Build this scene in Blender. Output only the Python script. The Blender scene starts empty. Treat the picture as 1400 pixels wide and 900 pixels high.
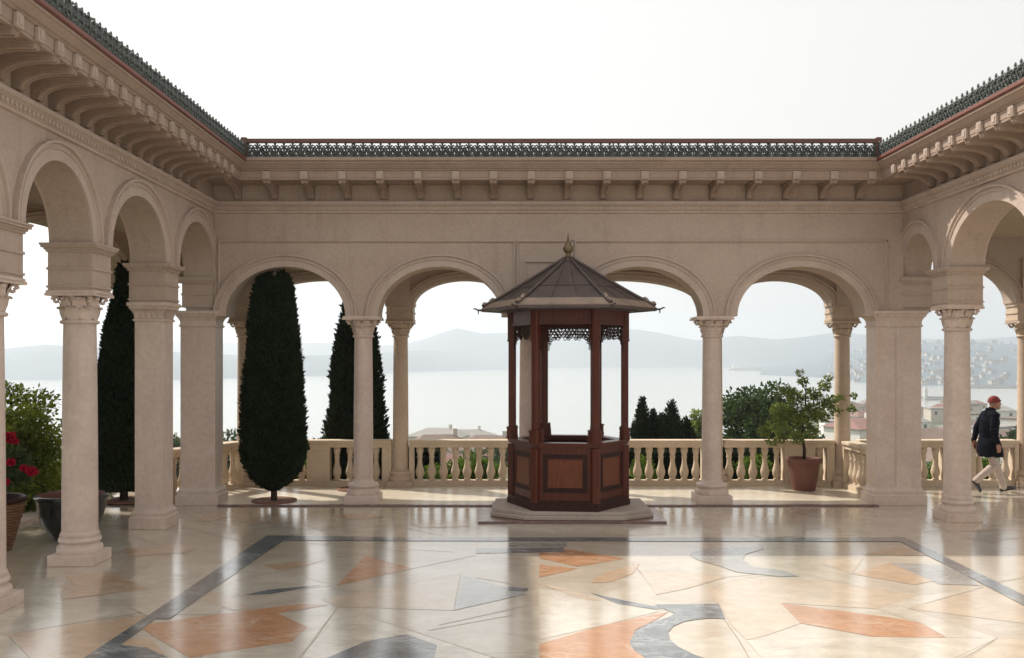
import bpy, bmesh, math, random
import numpy as np
from mathutils import Vector, Matrix, noise
random.seed(7); np.random.seed(7)
PI = math.pi; R = math.radians
SC = bpy.context.scene
COL = SC.collection
H = 2.45; F = 1300.0; CX = 690.0; CY = 490.0      # eye height, focal length in photo pixels, vanishing point
def fl(px, py):                                    # point of the floor seen at a photo pixel
    d = H * F / (py - CY); return ((px - CX) * d / F, d)
def X_(px, d): return (px - CX) * d / F
def Z_(py, d): return H - (py - CY) * d / F

# ------------------------------------------------------------------ mesh helpers
WL = {}
class MB:
    def __init__(s): s.v = []; s.f = []; s.m = []; s.sm = []
    def add(s, vs, fs, mi=0, sm=False):
        o = len(s.v); s.v += [tuple(p) for p in vs]
        for f in fs: s.f.append(tuple(i + o for i in f)); s.m.append(mi); s.sm.append(sm)
    def box(s, x0, x1, y0, y1, z0, z1, mi=0, bev=0.0):
        if bev <= 0:
            vs = [(x0,y0,z0),(x1,y0,z0),(x1,y1,z0),(x0,y1,z0),(x0,y0,z1),(x1,y0,z1),(x1,y1,z1),(x0,y1,z1)]
            s.add(vs, [(3,2,1,0),(4,5,6,7),(0,1,5,4),(1,2,6,5),(2,3,7,6),(3,0,4,7)], mi)
        else:
            bm = bmesh.new(); bmesh.ops.create_cube(bm, size=1)
            for v in bm.verts: v.co = Vector(((x0+x1)/2+v.co.x*(x1-x0), (y0+y1)/2+v.co.y*(y1-y0), (z0+z1)/2+v.co.z*(z1-z0)))
            bmesh.ops.bevel(bm, geom=bm.edges[:], offset=bev, segments=2, profile=.6, affect='EDGES')
            s.bm(bm, mi)
    def bm(s, bm, mi=0, sm=False, M=None):
        bm.verts.index_update()
        vs = [(M @ v.co if M else v.co)[:] for v in bm.verts]
        s.add(vs, [tuple(v.index for v in f.verts) for f in bm.faces], mi, sm); bm.free()
    def lathe(s, prof, n=32, c=(0,0), mi=0, sm=True, a0=0.0, caps=True):
        vs = []; fs = []
        for r, z in prof:
            for k in range(n):
                a = a0 + 2*PI*k/n; vs.append((c[0]+r*math.cos(a), c[1]+r*math.sin(a), z))
        for i in range(len(prof)-1):
            for k in range(n):
                k2 = (k+1) % n; fs.append((i*n+k, i*n+k2, (i+1)*n+k2, (i+1)*n+k))
        s.add(vs, fs, mi, sm)
        if caps:
            L = len(prof)-1
            s.add(vs[:n], [tuple(reversed(range(n)))], mi); s.add(vs[L*n:], [tuple(range(n))], mi)
    def prism(s, poly, z0, z1, mi=0):
        n = len(poly); vs = [(x,y,z0) for x,y in poly] + [(x,y,z1) for x,y in poly]
        s.add(vs, [tuple(reversed(range(n))), tuple(range(n,2*n))] + [(i,(i+1)%n,n+(i+1)%n,n+i) for i in range(n)], mi)
    def tube(s, pts, r, n=6, mi=0, closed=False, sm=True):
        P = [Vector(p) for p in pts]; N = len(P); vs = []; fs = []
        rr = r if isinstance(r, (list, tuple)) else [r]*N
        up = Vector((.13,.21,.97))
        for i, p in enumerate(P):
            if closed: t = P[(i+1)%N] - P[i-1]
            else: t = P[min(i+1,N-1)] - P[max(i-1,0)]
            t.normalize(); a = t.cross(up)
            if a.length < .1: a = t.cross(Vector((1,0,0)))
            a.normalize(); b = t.cross(a)
            for k in range(n):
                w = 2*PI*k/n; vs.append(p + (a*math.cos(w)+b*math.sin(w))*rr[i])
        for i in range(N if closed else N-1):
            j = (i+1) % N
            for k in range(n): fs.append((i*n+k, i*n+(k+1)%n, j*n+(k+1)%n, j*n+k))
        if not closed:
            fs.append(tuple(range(n))); fs.append(tuple(reversed(range((N-1)*n, N*n))))
        s.add(vs, fs, mi, sm)
    def sweep(s, rings, closed_prof=True, mi=0, sm=False, cap=True):
        n = len(rings[0]); vs = [p for r in rings for p in r]; fs = []
        for i in range(len(rings)-1):
            for k in range(n if closed_prof else n-1):
                k2 = (k+1) % n; fs.append((i*n+k, i*n+k2, (i+1)*n+k2, (i+1)*n+k))
        if cap and closed_prof:
            fs.append(tuple(reversed(range(n)))); fs.append(tuple(range((len(rings)-1)*n, len(rings)*n)))
        s.add(vs, fs, mi, sm)
    def ball(s, c, r, seg=10, rings=7, mi=0, sc=(1,1,1)):
        bm = bmesh.new(); bmesh.ops.create_uvsphere(bm, u_segments=seg, v_segments=rings, radius=1)
        s.bm(bm, mi, True, Matrix.Translation(c) @ Matrix.Diagonal((r*sc[0], r*sc[1], r*sc[2], 1)))

def obj(name, mb, mats, parent=None, local=False, recalc=True):
    me = bpy.data.meshes.new(name); o = bpy.data.objects.new(name, me); COL.objects.link(o)
    off = Vector((0,0,0))
    if parent is not None:
        o.parent = parent
        if not local: off = WL.get(parent.name, Vector((0,0,0)))
        WL[o.name] = WL.get(parent.name, Vector((0,0,0)))
    me.from_pydata([(x-off.x, y-off.y, z-off.z) for x,y,z in mb.v], [], mb.f)
    for m in (mats if isinstance(mats, (list,tuple)) else [mats]): me.materials.append(m)
    me.polygons.foreach_set('material_index', mb.m); me.polygons.foreach_set('use_smooth', mb.sm)
    if recalc:
        bm = bmesh.new(); bm.from_mesh(me); bmesh.ops.recalc_face_normals(bm, faces=bm.faces[:]); bm.to_mesh(me); bm.free()
    me.update()
    return o
def tag(o, label=None, cat=None, group=None, kind=None):
    if label: o['label'] = label
    if cat: o['category'] = cat
    if group: o['group'] = group
    if kind: o['kind'] = kind
    return o
def thing(name, label, cat, loc=(0,0,0), rz=0.0, group=None):
    o = bpy.data.objects.new(name, None); COL.objects.link(o); o.location = loc; o.rotation_euler = (0,0,rz)
    o.empty_display_size = .2; WL[o.name] = Vector(loc)
    return tag(o, label, cat, group)
def dup(root, loc, rz, label=None, group=None):
    r = root.copy(); COL.objects.link(r); r.location = loc; r.rotation_euler = (0,0,rz)
    if label: r['label'] = label
    if group: r['group'] = group
    for ch in list(root.children):
        c = ch.copy(); COL.objects.link(c); c.parent = r
        for g in list(ch.children):
            d = g.copy(); COL.objects.link(d); d.parent = c
    return r

# ------------------------------------------------------------------ materials
def newmat(name):
    m = bpy.data.materials.new(name); m.use_nodes = True
    nt = m.node_tree; b = nt.nodes['Principled BSDF']
    return m, nt, b
def N(nt, t, **kw):
    n = nt.nodes.new(t)
    for k, v in kw.items():
        if k in n.inputs.keys(): n.inputs[k].default_value = v
        else: setattr(n, k, v)
    return n
def mixc(nt, fac, a, b, mode='MIX'):
    n = nt.nodes.new('ShaderNodeMix'); n.data_type = 'RGBA'; n.blend_type = mode
    for i, x in ((0, fac), (6, a), (7, b)):
        if hasattr(x, 'is_linked') or isinstance(x, bpy.types.NodeSocket): nt.links.new(x, n.inputs[i])
        else: n.inputs[i].default_value = x if i == 0 else (*x, 1) if len(x) == 3 else x
    return n.outputs[2]
def ramp(nt, src, lo, hi, a=0.0, b=1.0):
    n = nt.nodes.new('ShaderNodeMapRange'); n.inputs[1].default_value = lo; n.inputs[2].default_value = hi
    n.inputs[3].default_value = a; n.inputs[4].default_value = b; nt.links.new(src, n.inputs[0]); return n.outputs[0]
def pos(nt, scale=(1,1,1)):
    g = nt.nodes.new('ShaderNodeNewGeometry'); m = nt.nodes.new('ShaderNodeMapping'); m.inputs['Scale'].default_value = scale
    nt.links.new(g.outputs['Position'], m.inputs['Vector']); return m.outputs[0]
def noi(nt, vec, scale, detail=4, rough=.55, dist=0.0):
    n = N(nt, 'ShaderNodeTexNoise', Scale=scale, Detail=detail, Roughness=rough, Distortion=dist); nt.links.new(vec, n.inputs['Vector']); return n.outputs[0]
def bump(nt, b, h, strength=.3, dist=.01):
    n = N(nt, 'ShaderNodeBump', Strength=strength, Distance=dist); nt.links.new(h, n.inputs['Height']); nt.links.new(n.outputs[0], b.inputs['Normal'])
def stone(name, c, c2, dirt, rough=.75, sc=1.6, fine=30, bmp=.35, streak=.5, spec=.3):
    m, nt, b = newmat(name); p = pos(nt)
    a = ramp(nt, noi(nt, p, sc, 5, .6, .4), .35, .7)
    col = mixc(nt, a, c, c2)
    s = ramp(nt, noi(nt, pos(nt, (3.2,3.2,.35)), 1.4, 4, .65), .52, .78, 0, streak)
    col = mixc(nt, s, col, dirt)
    sp = ramp(nt, noi(nt, p, fine, 3, .6), .3, .8, .88, 1.06)
    cmb = nt.nodes.new('ShaderNodeCombineColor')
    for i in range(3): nt.links.new(sp, cmb.inputs[i])
    col = mixc(nt, 1.0, col, cmb.outputs[0], 'MULTIPLY')
    nt.links.new(col, b.inputs['Base Color']); b.inputs['Roughness'].default_value = rough
    b.inputs['Specular IOR Level'].default_value = spec
    bump(nt, b, noi(nt, p, fine*1.6, 4, .7), bmp, .006)
    return m
def simple(name, c, c2=None, rough=.6, sc=6.0, bmp=.2, metal=0.0, spec=.5, stretch=(1,1,1), bscale=40):
    m, nt, b = newmat(name); p = pos(nt, stretch)
    col = mixc(nt, ramp(nt, noi(nt, p, sc, 4, .6, .3), .3, .72), c, c2 or tuple(x*.7 for x in c))
    nt.links.new(col, b.inputs['Base Color']); b.inputs['Roughness'].default_value = rough; b.inputs['Metallic'].default_value = metal
    b.inputs['Specular IOR Level'].default_value = spec
    if bmp: bump(nt, b, noi(nt, p, bscale, 3, .6), bmp, .004)
    return m
def leafmat(name, c, c2, trans=.35, sc=2.5):
    m, nt, b = newmat(name); p = pos(nt)
    col = mixc(nt, ramp(nt, noi(nt, p, sc, 3, .6), .35, .68), c, c2)
    nt.links.new(col, b.inputs['Base Color']); b.inputs['Roughness'].default_value = .6; b.inputs['Specular IOR Level'].default_value = .10
    if trans > 0:
        t = nt.nodes.new('ShaderNodeBsdfTranslucent'); mx = nt.nodes.new('ShaderNodeMixShader'); mx.inputs[0].default_value = trans
        nt.links.new(mixc(nt, 1.0, col, (1.25,1.2,.7), 'MULTIPLY'), t.inputs[0])
        nt.links.new(b.outputs[0], mx.inputs[1]); nt.links.new(t.outputs[0], mx.inputs[2])
        nt.links.new(mx.outputs[0], nt.nodes['Material Output'].inputs[0])
    return m
def marble(name, c, c2, vein, rough=.16, sc=1.0, vs=.5, slabs=0.0):
    m, nt, b = newmat(name); p = pos(nt)
    a = ramp(nt, noi(nt, p, .8*sc, 6, .66, 1.6), .36, .66)
    col = mixc(nt, a, c, c2)
    blot = ramp(nt, noi(nt, p, 3.1*sc, 7, .68, .8), .3, .75, .80, 1.14)
    cb = nt.nodes.new('ShaderNodeCombineColor')
    for i in range(3): nt.links.new(blot, cb.inputs[i])
    col = mixc(nt, 1.0, col, cb.outputs[0], 'MULTIPLY')
    for (fs, wd, st, rot) in ((.55,.035,1.0,.5),(1.3,.05,.6,-.7)):
        mp = nt.nodes.new('ShaderNodeMapping'); mp.inputs['Rotation'].default_value = (0,0,rot); mp.inputs['Scale'].default_value = (1,2.4,1)
        nt.links.new(p, mp.inputs['Vector'])
        w = N(nt, 'ShaderNodeTexNoise', Scale=fs*sc, Detail=6, Roughness=.58, Distortion=1.1); nt.links.new(mp.outputs[0], w.inputs['Vector'])
        ab = nt.nodes.new('ShaderNodeMath'); ab.operation = 'SUBTRACT'; ab.inputs[1].default_value = .5; nt.links.new(w.outputs[0], ab.inputs[0])
        a2 = nt.nodes.new('ShaderNodeMath'); a2.operation = 'ABSOLUTE'; nt.links.new(ab.outputs[0], a2.inputs[0])
        gate = ramp(nt, noi(nt, p, .9*sc, 3, .5), .42, .62)
        mu = nt.nodes.new('ShaderNodeMath'); mu.operation = 'MULTIPLY'; nt.links.new(ramp(nt, a2.outputs[0], 0, wd, min(1,vs*st*2.2), 0), mu.inputs[0]); nt.links.new(gate, mu.inputs[1])
        col = mixc(nt, mu.outputs[0], col, vein)
    if slabs:
        vo = N(nt, 'ShaderNodeTexVoronoi', Scale=.55); nt.links.new(p, vo.inputs['Vector'])
        sv = nt.nodes.new('ShaderNodeSeparateColor'); nt.links.new(vo.outputs['Color'], sv.inputs[0])
        col = mixc(nt, ramp(nt, sv.outputs[0], 0, 1, 0, slabs), col, (.50,.40,.29))
    nt.links.new(col, b.inputs['Base Color'])
    rn = ramp(nt, noi(nt, p, 2.3, 5, .65), .3, .75, rough*.75, rough*1.5); nt.links.new(rn, b.inputs['Roughness'])
    b.inputs['Specular IOR Level'].default_value = .55
    b.inputs['Coat Weight'].default_value = .75; b.inputs['Coat Roughness'].default_value = rough*.85; b.inputs['Coat IOR'].default_value = 1.55
    bump(nt, b, noi(nt, p, 1.3, 2, .5), .05, .02)
    return m

M = {}
M['stucco'] = stone('stucco', (.53,.425,.36), (.475,.37,.31), (.34,.26,.215), .85, 1.1, 22, .25, .45, .2)
M['trim'] = stone('trim_stone', (.565,.46,.395), (.51,.405,.345), (.37,.29,.24), .8, 2.2, 26, .3, .5, .25)
M['pink'] = stone('pink_marble', (.69,.565,.49), (.61,.48,.415), (.47,.37,.315), .5, 2.6, 14, .18, .35, .35)
M['sand'] = stone('sandstone', (.66,.54,.41), (.60,.48,.36), (.45,.36,.26), .8, 2.5, 28, .35, .4, .25)
M['sandcol'] = stone('sand_marble', (.60,.47,.36), (.53,.405,.31), (.40,.305,.235), .6, 2.6, 14, .2, .35, .3)
M['step'] = stone('step_stone', (.46,.385,.335), (.40,.33,.285), (.31,.25,.21), .7, 2.5, 26, .3, .4, .25)
M['pale'] = stone('pale_stone', (.66,.56,.49), (.60,.50,.43), (.5,.42,.36), .75, 2.5, 26, .3, .3, .25)
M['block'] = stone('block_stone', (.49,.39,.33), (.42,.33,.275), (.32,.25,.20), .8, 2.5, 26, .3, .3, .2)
M['eave'] = stone('eave_plaster', (.40,.305,.25), (.35,.26,.21), (.245,.18,.145), .85, 1.8, 24, .25, .45, .2)
M['rust'] = simple('rust_red_metal', (.20,.065,.045), (.14,.05,.038), .6, 5, .25)
M['brownrail'] = simple('brown_rail', (.14,.062,.048), (.10,.05,.04), .6, 5, .25)
M['iron'] = simple('verdigris_iron', (.115,.135,.125), (.06,.07,.068), .55, 9, .3, .1)
M['roof'] = simple('roof_tile', (.25,.12,.08), (.18,.09,.06), .8, 4, .4)
M['wood'] = simple('mahogany', (.118,.024,.009), (.053,.011,.0045), .36, 5, .25, 0, .28, (6,6,.7), 22)
M['woodlight'] = simple('mahogany_panel', (.21,.058,.020), (.075,.018,.007), .38, 9, .2, 0, .3, (9,9,.5), 22)
M['wooddark'] = simple('dark_wood', (.042,.010,.006), (.022,.006,.004), .5, 5, .2, 0, .25, (6,6,.7), 22)
M['lead'] = simple('weathered_lead', (.115,.084,.076), (.070,.052,.048), .5, 3.5, .35, .25, .5, (1,1,1), 25)
M['flash'] = simple('pale_flashing', (.33,.245,.185), (.21,.155,.125), .55, 5, .3, .1)
M['bronze'] = simple('aged_bronze', (.22,.15,.08), (.11,.08,.05), .42, 8, .2, .6)
M['terra'] = simple('terracotta', (.165,.062,.042), (.12,.048,.034), .75, 5, .3)
M['glaze'] = simple('dark_glaze', (.018,.024,.022), (.012,.015,.014), .22, 4, .1)
M['basket'] = simple('woven_basket', (.27,.14,.08), (.13,.065,.04), .8, 14, .6, 0, .3, (1,1,6), 30)
M['soil'] = simple('soil', (.10,.055,.035), (.06,.033,.022), .95, 9, .8)
M['pit'] = simple('pit_gravel', (.24,.12,.08), (.15,.08,.055), .95, 16, .7)
M['bark'] = simple('bark', (.07,.045,.032), (.04,.027,.02), .9, 8, .7, 0, .2, (4,4,1))
M['maroon'] = marble('maroon_stone', (.17,.07,.055), (.12,.05,.045), (.25,.13,.11), .3, 2, .4)
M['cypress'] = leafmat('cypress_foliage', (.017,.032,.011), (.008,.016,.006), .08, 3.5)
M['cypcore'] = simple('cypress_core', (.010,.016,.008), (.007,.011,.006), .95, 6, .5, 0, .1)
M['bush'] = leafmat('bush_leaves', (.27,.31,.06), (.12,.165,.034), .5, 2.2)
M['tree'] = leafmat('tree_leaves', (.21,.26,.10), (.10,.14,.05), .55, 2.5)
M['far_leaf'] = leafmat('far_leaves', (.066,.10,.040), (.036,.060,.026), .3, .8)
M['shrub'] = leafmat('shrub_leaves', (.13,.21,.040), (.06,.11,.025), .4, 3)
M['flower'] = leafmat('red_petals', (.50,.012,.055), (.34,.008,.03), .3, 14)
M['bloom'] = leafmat('pink_petals', (.55,.16,.19), (.42,.10,.12), .3, 14)
M['cream'] = marble('cream_marble', (.68,.61,.51), (.60,.525,.43), (.44,.39,.33), .17, .9, .35, .5)
M['cream2'] = marble('ivory_marble', (.70,.63,.53), (.62,.55,.45), (.46,.40,.33), .17, 1.3, .3)
M['peach'] = marble('peach_marble', (.62,.445,.30), (.55,.375,.24), (.66,.52,.40), .19, 1.6, .5)
M['orange'] = marble('orange_marble', (.59,.325,.18), (.52,.26,.135), (.65,.47,.34), .2, 2.0, .5)
M['blush'] = marble('blush_marble', (.66,.54,.41), (.61,.48,.355), (.54,.43,.33), .18, 1.5, .35)
M['grey'] = marble('grey_marble', (.22,.235,.245), (.12,.13,.14), (.40,.41,.41), .17, 2.6, .6)
M['greylight'] = marble('pale_grey_marble', (.41,.40,.375), (.31,.31,.30), (.5,.48,.45), .17, 2.0, .5)
M['joint'] = simple('joint', (.40,.33,.26), (.30,.245,.19), .6, 9, 0)
M['gallery'] = marble('gallery_marble', (.78,.70,.56), (.72,.64,.51), (.58,.50,.39), .35, 1.2, .3, .12)
M['grass'] = simple('hillside_ground', (.085,.105,.042), (.06,.065,.03), .95, .35, .5)
M['hill'] = simple('hill_woods', (.035,.048,.038), (.06,.066,.052), .95, .006, 0)
M['headland'] = simple('headland_scrub', (.055,.090,.125), (.08,.115,.145), .95, .006, 0)  # blue of the distant air put into the scrub colour
M['ridge'] = simple('ridge_woods', (.03,.058,.085), (.045,.07,.09), .95, .004, 0)  # woods coloured blue to stand in for haze over distance
M['hwall'] = simple('house_plaster', (.56,.50,.43), (.46,.41,.35), .85, .5, 0)
M['hwall2'] = simple('house_white', (.74,.72,.68), (.62,.60,.56), .85, .5, 0)
M['hroof'] = simple('house_roof_tile', (.19,.135,.11), (.14,.10,.085), .85, .8, 0)
M['hroof2'] = simple('house_grey_roof', (.30,.28,.26), (.22,.21,.20), .8, .8, 0)
M['hroof3'] = simple('house_pink_roof', (.25,.135,.115), (.19,.105,.09), .85, .8, 0)
M['farwall'] = simple('far_plaster', (.46,.44,.42), (.36,.35,.34), .85, .02, 0)
M['hwin'] = simple('house_window', (.05,.055,.06), None, .2, 1, 0)
M['conc'] = simple('quay_concrete', (.33,.32,.30), (.25,.24,.23), .85, .2, 0)
M['steel'] = simple('ship_paint', (.16,.17,.19), (.11,.12,.14), .5, .3, 0)
M['shipwhite'] = simple('ship_white_paint', (.62,.62,.60), None, .5, .3, 0)
M['skin'] = simple('skin', (.44,.225,.15), (.38,.18,.12), .55, 20, 0)
M['cap'] = simple('red_cap_cloth', (.27,.045,.045), (.20,.03,.032), .85, 25, .3)
M['beard'] = simple('grey_beard', (.42,.38,.35), None, .9, 40, .4, 0, .1)
M['jacket'] = simple('navy_jacket_cloth', (.010,.0105,.018), (.006,.0065,.012), .9, 14, .3, 0, .06)
M['trouser'] = simple('pale_trouser_cloth', (.52,.43,.385), (.44,.36,.32), .85, 9, .3)
M['shoe'] = simple('black_leather', (.018,.016,.015), None, .4, 12, 0)
M['stick'] = simple('dark_stick', (.03,.022,.02), None, .5, 12, 0)

# water: rippled dielectric
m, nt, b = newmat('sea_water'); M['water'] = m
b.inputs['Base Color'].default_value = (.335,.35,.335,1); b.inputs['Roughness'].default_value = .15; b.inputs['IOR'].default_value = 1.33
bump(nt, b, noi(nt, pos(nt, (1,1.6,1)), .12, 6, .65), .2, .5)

# ------------------------------------------------------------------ courtyard frame of reference
XL, XR, YB = -4.85, 6.65, 15.85                     # inner wall faces
TH = .47
def mL(u, v, z): return (XL - v, u, z)              # u runs along the wall, v goes into the wall
def mR(u, v, z): return (XR + v, u, z)
def mBk(u, v, z): return (u, YB + v, z)

def arcade_body(mb, mp, u0, u1, zs, z1, th, arches, mi=0):
    us = {u0, u1}
    for uc, a, b in arches:
        for k in range(41): us.add(round(uc - a*math.cos(PI*k/40), 5))
    us = sorted(us)
    def zb(u, lo):
        for uc, a, b in arches:
            if abs(u-uc) <= a + 1e-6:
                return zs + b*math.sqrt(max(0, 1-((u-uc)/a)**2))
        return zs
    for i in range(len(us)-1):
        ua, ub = us[i], us[i+1]
        za, zb_ = zb(ua, 0), zb(ub, 0)
        vs = [mp(ua,0,za), mp(ub,0,zb_), mp(ub,0,z1), mp(ua,0,z1), mp(ua,th,za), mp(ub,th,zb_), mp(ub,th,z1), mp(ua,th,z1)]
        mb.add(vs, [(0,1,2,3),(5,4,7,6),(0,4,5,1),(3,2,6,7)], mi)
    for u in (u0, u1):
        mb.add([mp(u,0,zs), mp(u,th,zs), mp(u,th,z1), mp(u,0,z1)], [(0,1,2,3)], mi)
def archivolt(mb, mp, uc, a, b, zs, w=.2, n=40, back=False, th=TH):
    # profile (offset outwards, projection)
    pr = [(-.004,-.004),(-.004,.028),(w*.52,.028),(w*.55,.045),(w*.62,.045),(w*.66,.028),(w*.82,.028),(w*.86,.062),(w,.062),(w,-.004)]
    rings = []
    for k in range(n+1):
        t = PI*k/n; ring = []
        for o, p in pr:
            u = uc - (a+o)*math.cos(t); z = zs + (b+o)*math.sin(t)
            ring.append(mp(u, (th + p) if back else -p, z))
        rings.append(ring)
    mb.sweep(rings)
def wing_sweep(mb, prof, wing, y0, mi=0, closed=True):
    rings = []
    if wing == 'back':
        rings = [[(XL+o, YB-o, z) for o, z in prof], [(XR-o, YB-o, z) for o, z in prof]]
    elif wing == 'left':
        rings = [[(XL+o, y0, z) for o, z in prof], [(XL+o, YB-o, z) for o, z in prof]]
    else:
        rings = [[(XR-o, y0, z) for o, z in prof], [(XR-o, YB-o, z) for o, z in prof]]
    mb.sweep(rings, closed, mi)

Y0L, Y0R = 4.5, 7.6
ARCH_B = [(-3.65,1.0,.83), (-1.08,1.03,.83), (2.25,1.06,.83), (4.94,1.07,.83)]
LC_ = [(7.0,'round'), (9.3,'round'), (11.43,'round'), (13.85,'square')]
SPR = 3.80
def side_arches(cs, last):
    out = []
    for a, b in zip(cs, cs[1:]+[last]):
        r = (b-a)/2 - .27; out.append(((a+b)/2, r, min(r,.80)))
    return out
ARCH_L = side_arches([4.7, 7.0, 9.3, 11.43, 13.85], 16.12)
ARCH_R = side_arches([8.7, 11.65, 14.42], 16.3)
ARCH_R[-1] = (15.32, .63, .66)

CORN = [(-.01,4.86),(.035,4.87),(.035,4.90),(.055,4.91),(.055,4.965),(.075,4.985),(.105,5.0),(.105,5.05),(-.01,5.07)]
def wall(name, label, mp, u0, u1, zs, arches, wing, y0, base):
    t = thing(name, label, 'wall', base)
    mb = MB(); arcade_body(mb, mp, u0, u1, zs, 5.6, TH, arches); obj('wall_body', mb, M['stucco'], t)
    for a in arches:
        mb = MB(); archivolt(mb, mp, a[0], a[1], a[2], zs, .2 if wing=='back' else .21); archivolt(mb, mp, a[0], a[1], a[2], zs, .16, 40, True)
        obj('archivolt', mb, M['trim'], t)
    mb = MB(); wing_sweep(mb, CORN, wing, y0)
    # row of small dentils under the cornice shelf
    L = (u1-u0)
    k = int(L/.085)
    for i in range(k):
        u = u0 + (i+.5)*L/k
        if wing != 'back' and u > YB-.08: continue
        vs = [mp(u+s*.024, -(.055+q*.022), z) for q in (-.2,1) for z in (4.917,4.958) for s in (-1,1)]
        mb.add(vs, [(0,1,3,2),(4,5,7,6),(0,1,5,4),(2,3,7,6),(0,2,6,4),(1,3,7,5)])
    obj('cornice', mb, M['trim'], t)
    return t
def moulding_loop(mb, mp, pts, w=.03, p=.022):
    pts = list(pts)
    for (ua, za), (ub, zb) in zip(pts, pts[1:]):
        du, dz = ub-ua, zb-za; L = math.hypot(du, dz); nu, nz = -dz/L*w/2, du/L*w/2
        eu, ez = du/L*w/2, dz/L*w/2
        for k, (ww, pp) in enumerate(((1,p),(.4,p*1.6))):
            q = [(ua-eu*ww+nu*ww, za-ez*ww+nz*ww),(ua-eu*ww-nu*ww, za-ez*ww-nz*ww),(ub+eu*ww-nu*ww, zb+ez*ww-nz*ww),(ub+eu*ww+nu*ww, zb+ez*ww+nz*ww)]
            # mitre-free bars, each 1 mm off the next so no faces coincide
            off = .0007*(hash((round(ua,2),round(za,2))) % 3)
            vs = [mp(u, .004, z) for u, z in q] + [mp(u, -pp-off, z) for u, z in q]
            mb.add(vs, [(0,1,2,3),(4,5,6,7),(0,1,5,4),(1,2,6,5),(2,3,7,6),(3,0,4,7)])

wB = wall('arcade_wall', 'beige stucco wall with four wide arches behind the wooden kiosk', mBk, XL+.002, XR-.002, 3.15, ARCH_B, 'back', 0, (.9,YB,0))
mb = MB()
zt = 4.40
moulding_loop(mb, mBk, [(-4.76,3.2),(-4.76,zt),(.16,zt),(.16,3.3)])
moulding_loop(mb, mBk, [(.22,3.3),(.22,zt),(1.12,zt),(1.12,3.7)])
moulding_loop(mb, mBk, [(.34,3.4),(.34,4.06),(1.0,4.06)])
moulding_loop(mb, mBk, [(1.18,3.7),(1.18,zt),(6.36,zt),(6.36,3.2)])
obj('panel_moulding', mb, M['trim'], wB)
wLf = wall('arcade_wall', 'beige stucco wall with tall narrow arches above the left row of columns', mL, Y0L, YB+TH, SPR, ARCH_L, 'left', Y0L, (XL-.23,10,0))
wRt = wall('arcade_wall', 'beige stucco wall with tall narrow arches above the right columns', mR, Y0R, YB+TH, SPR, ARCH_R, 'right', Y0R, (XR+.23,12,0))
# solid pieces between pillar capital and side springing at the two corners
mb = MB(); mb.box(XL-.47, XL-.003, YB+.02, YB+TH-.003, 3.22, SPR+.02); obj('corner_pier', mb, M['stucco'], wLf)
mb = MB(); mb.box(XR+.003, XR+.47, YB+.02, YB+TH-.003, 3.22, SPR+.02); obj('corner_pier', mb, M['stucco'], wRt)

# outer walls of the galleries (inner face towards the court)
YO = 18.0
def mO(u, v, z): return (u, YO + v, z)
OC = [(-4.97,'c'), (-1.99,'c'), (.47,'c'), (4.02,'c'), (6.46,'c')]
def outer(name, label, mp, u0, u1, zs, arches, base, cols):
    t = thing(name, label, 'wall', base)
    mb = MB(); arcade_body(mb, mp, u0, u1, zs, 5.2, .45, arches); obj('wall_body', mb, M['stucco'], t)
    for a in arches:
        mb = MB(); archivolt(mb, mp, a[0], a[1], a[2], zs, .15); obj('archivolt', mb, M['trim'], t)
    for c in cols:
        mb = MB()
        vs = [mp(c+s*.2, q, z) for q in (.01,-.07) for z in (zs+.03,4.34) for s in (-1,1)]
        mb.add(vs, [(0,1,3,2),(4,5,7,6),(0,1,5,4),(2,3,7,6),(0,2,6,4),(1,3,7,5)])
        obj('pilaster_strip', mb, M['stucco'], t)
    return t
oa = []
for (a,_),(c,_) in zip(OC, OC[1:]): oa.append(((a+c)/2, (c-a)/2-.25, .52))
outer('outer_wall', 'sunlit outer arcade wall above the sea side balustrade', mO, -7.2, 6.7, 3.42, [(-6.1,.85,.5)]+oa, (1,YO,0), [c for c,_ in OC])
outer('outer_wall', 'outer wall with one broad arch above the walking man', mO, 6.702, 11.5, 3.5, [(8.25,1.42,.82)], (9,YO,0), [9.97])
def mOL(u, v, z): return (-6.95 - v, u, z)
outer('outer_wall', 'outer wall with one very wide arch at the far left', mOL, 9.0, YO-.002, 3.75, [(15.2,2.4,.82)], (-7.1,14,0), [12.6])

# ------------------------------------------------------------------ eaves, cresting, roofs
def bracket_mesh():
    mb = MB()
    def prof(th, pts, mi):
        n = len(pts); vs = [(-th/2, -o, z) for o, z in pts] + [(th/2, -o, z) for o, z in pts]
        mb.add(vs, [tuple(range(n)), tuple(reversed(range(n,2*n)))] + [(i,(i+1)%n,n+(i+1)%n,n+i) for i in range(n)], mi)
    lo = [(.005,5.10),(.07,5.10),(.085,5.115)]
    for k in range(9):
        t = k/8*PI/2; lo.append((.085+.36*(1-math.cos(t)), 5.115+.15*math.sin(t)))
    lo += [(.52,5.268),(.585,5.262),(.60,5.28)]
    prof(.115, lo + [(.60,5.333),(.005,5.333)], 0)
    prof(.15, [(.01,5.305),(.607,5.305),(.607,5.336),(.01,5.336)], 0)
    for sx in (-.036,.036):
        mb.tube([(sx, -o, z-.004) for o, z in lo[3:]], .012, 5, 0)
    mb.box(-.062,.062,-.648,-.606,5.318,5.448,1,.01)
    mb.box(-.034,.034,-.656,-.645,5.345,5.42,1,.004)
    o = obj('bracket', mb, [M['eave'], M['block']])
    return o
BR = bracket_mesh()
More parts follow.
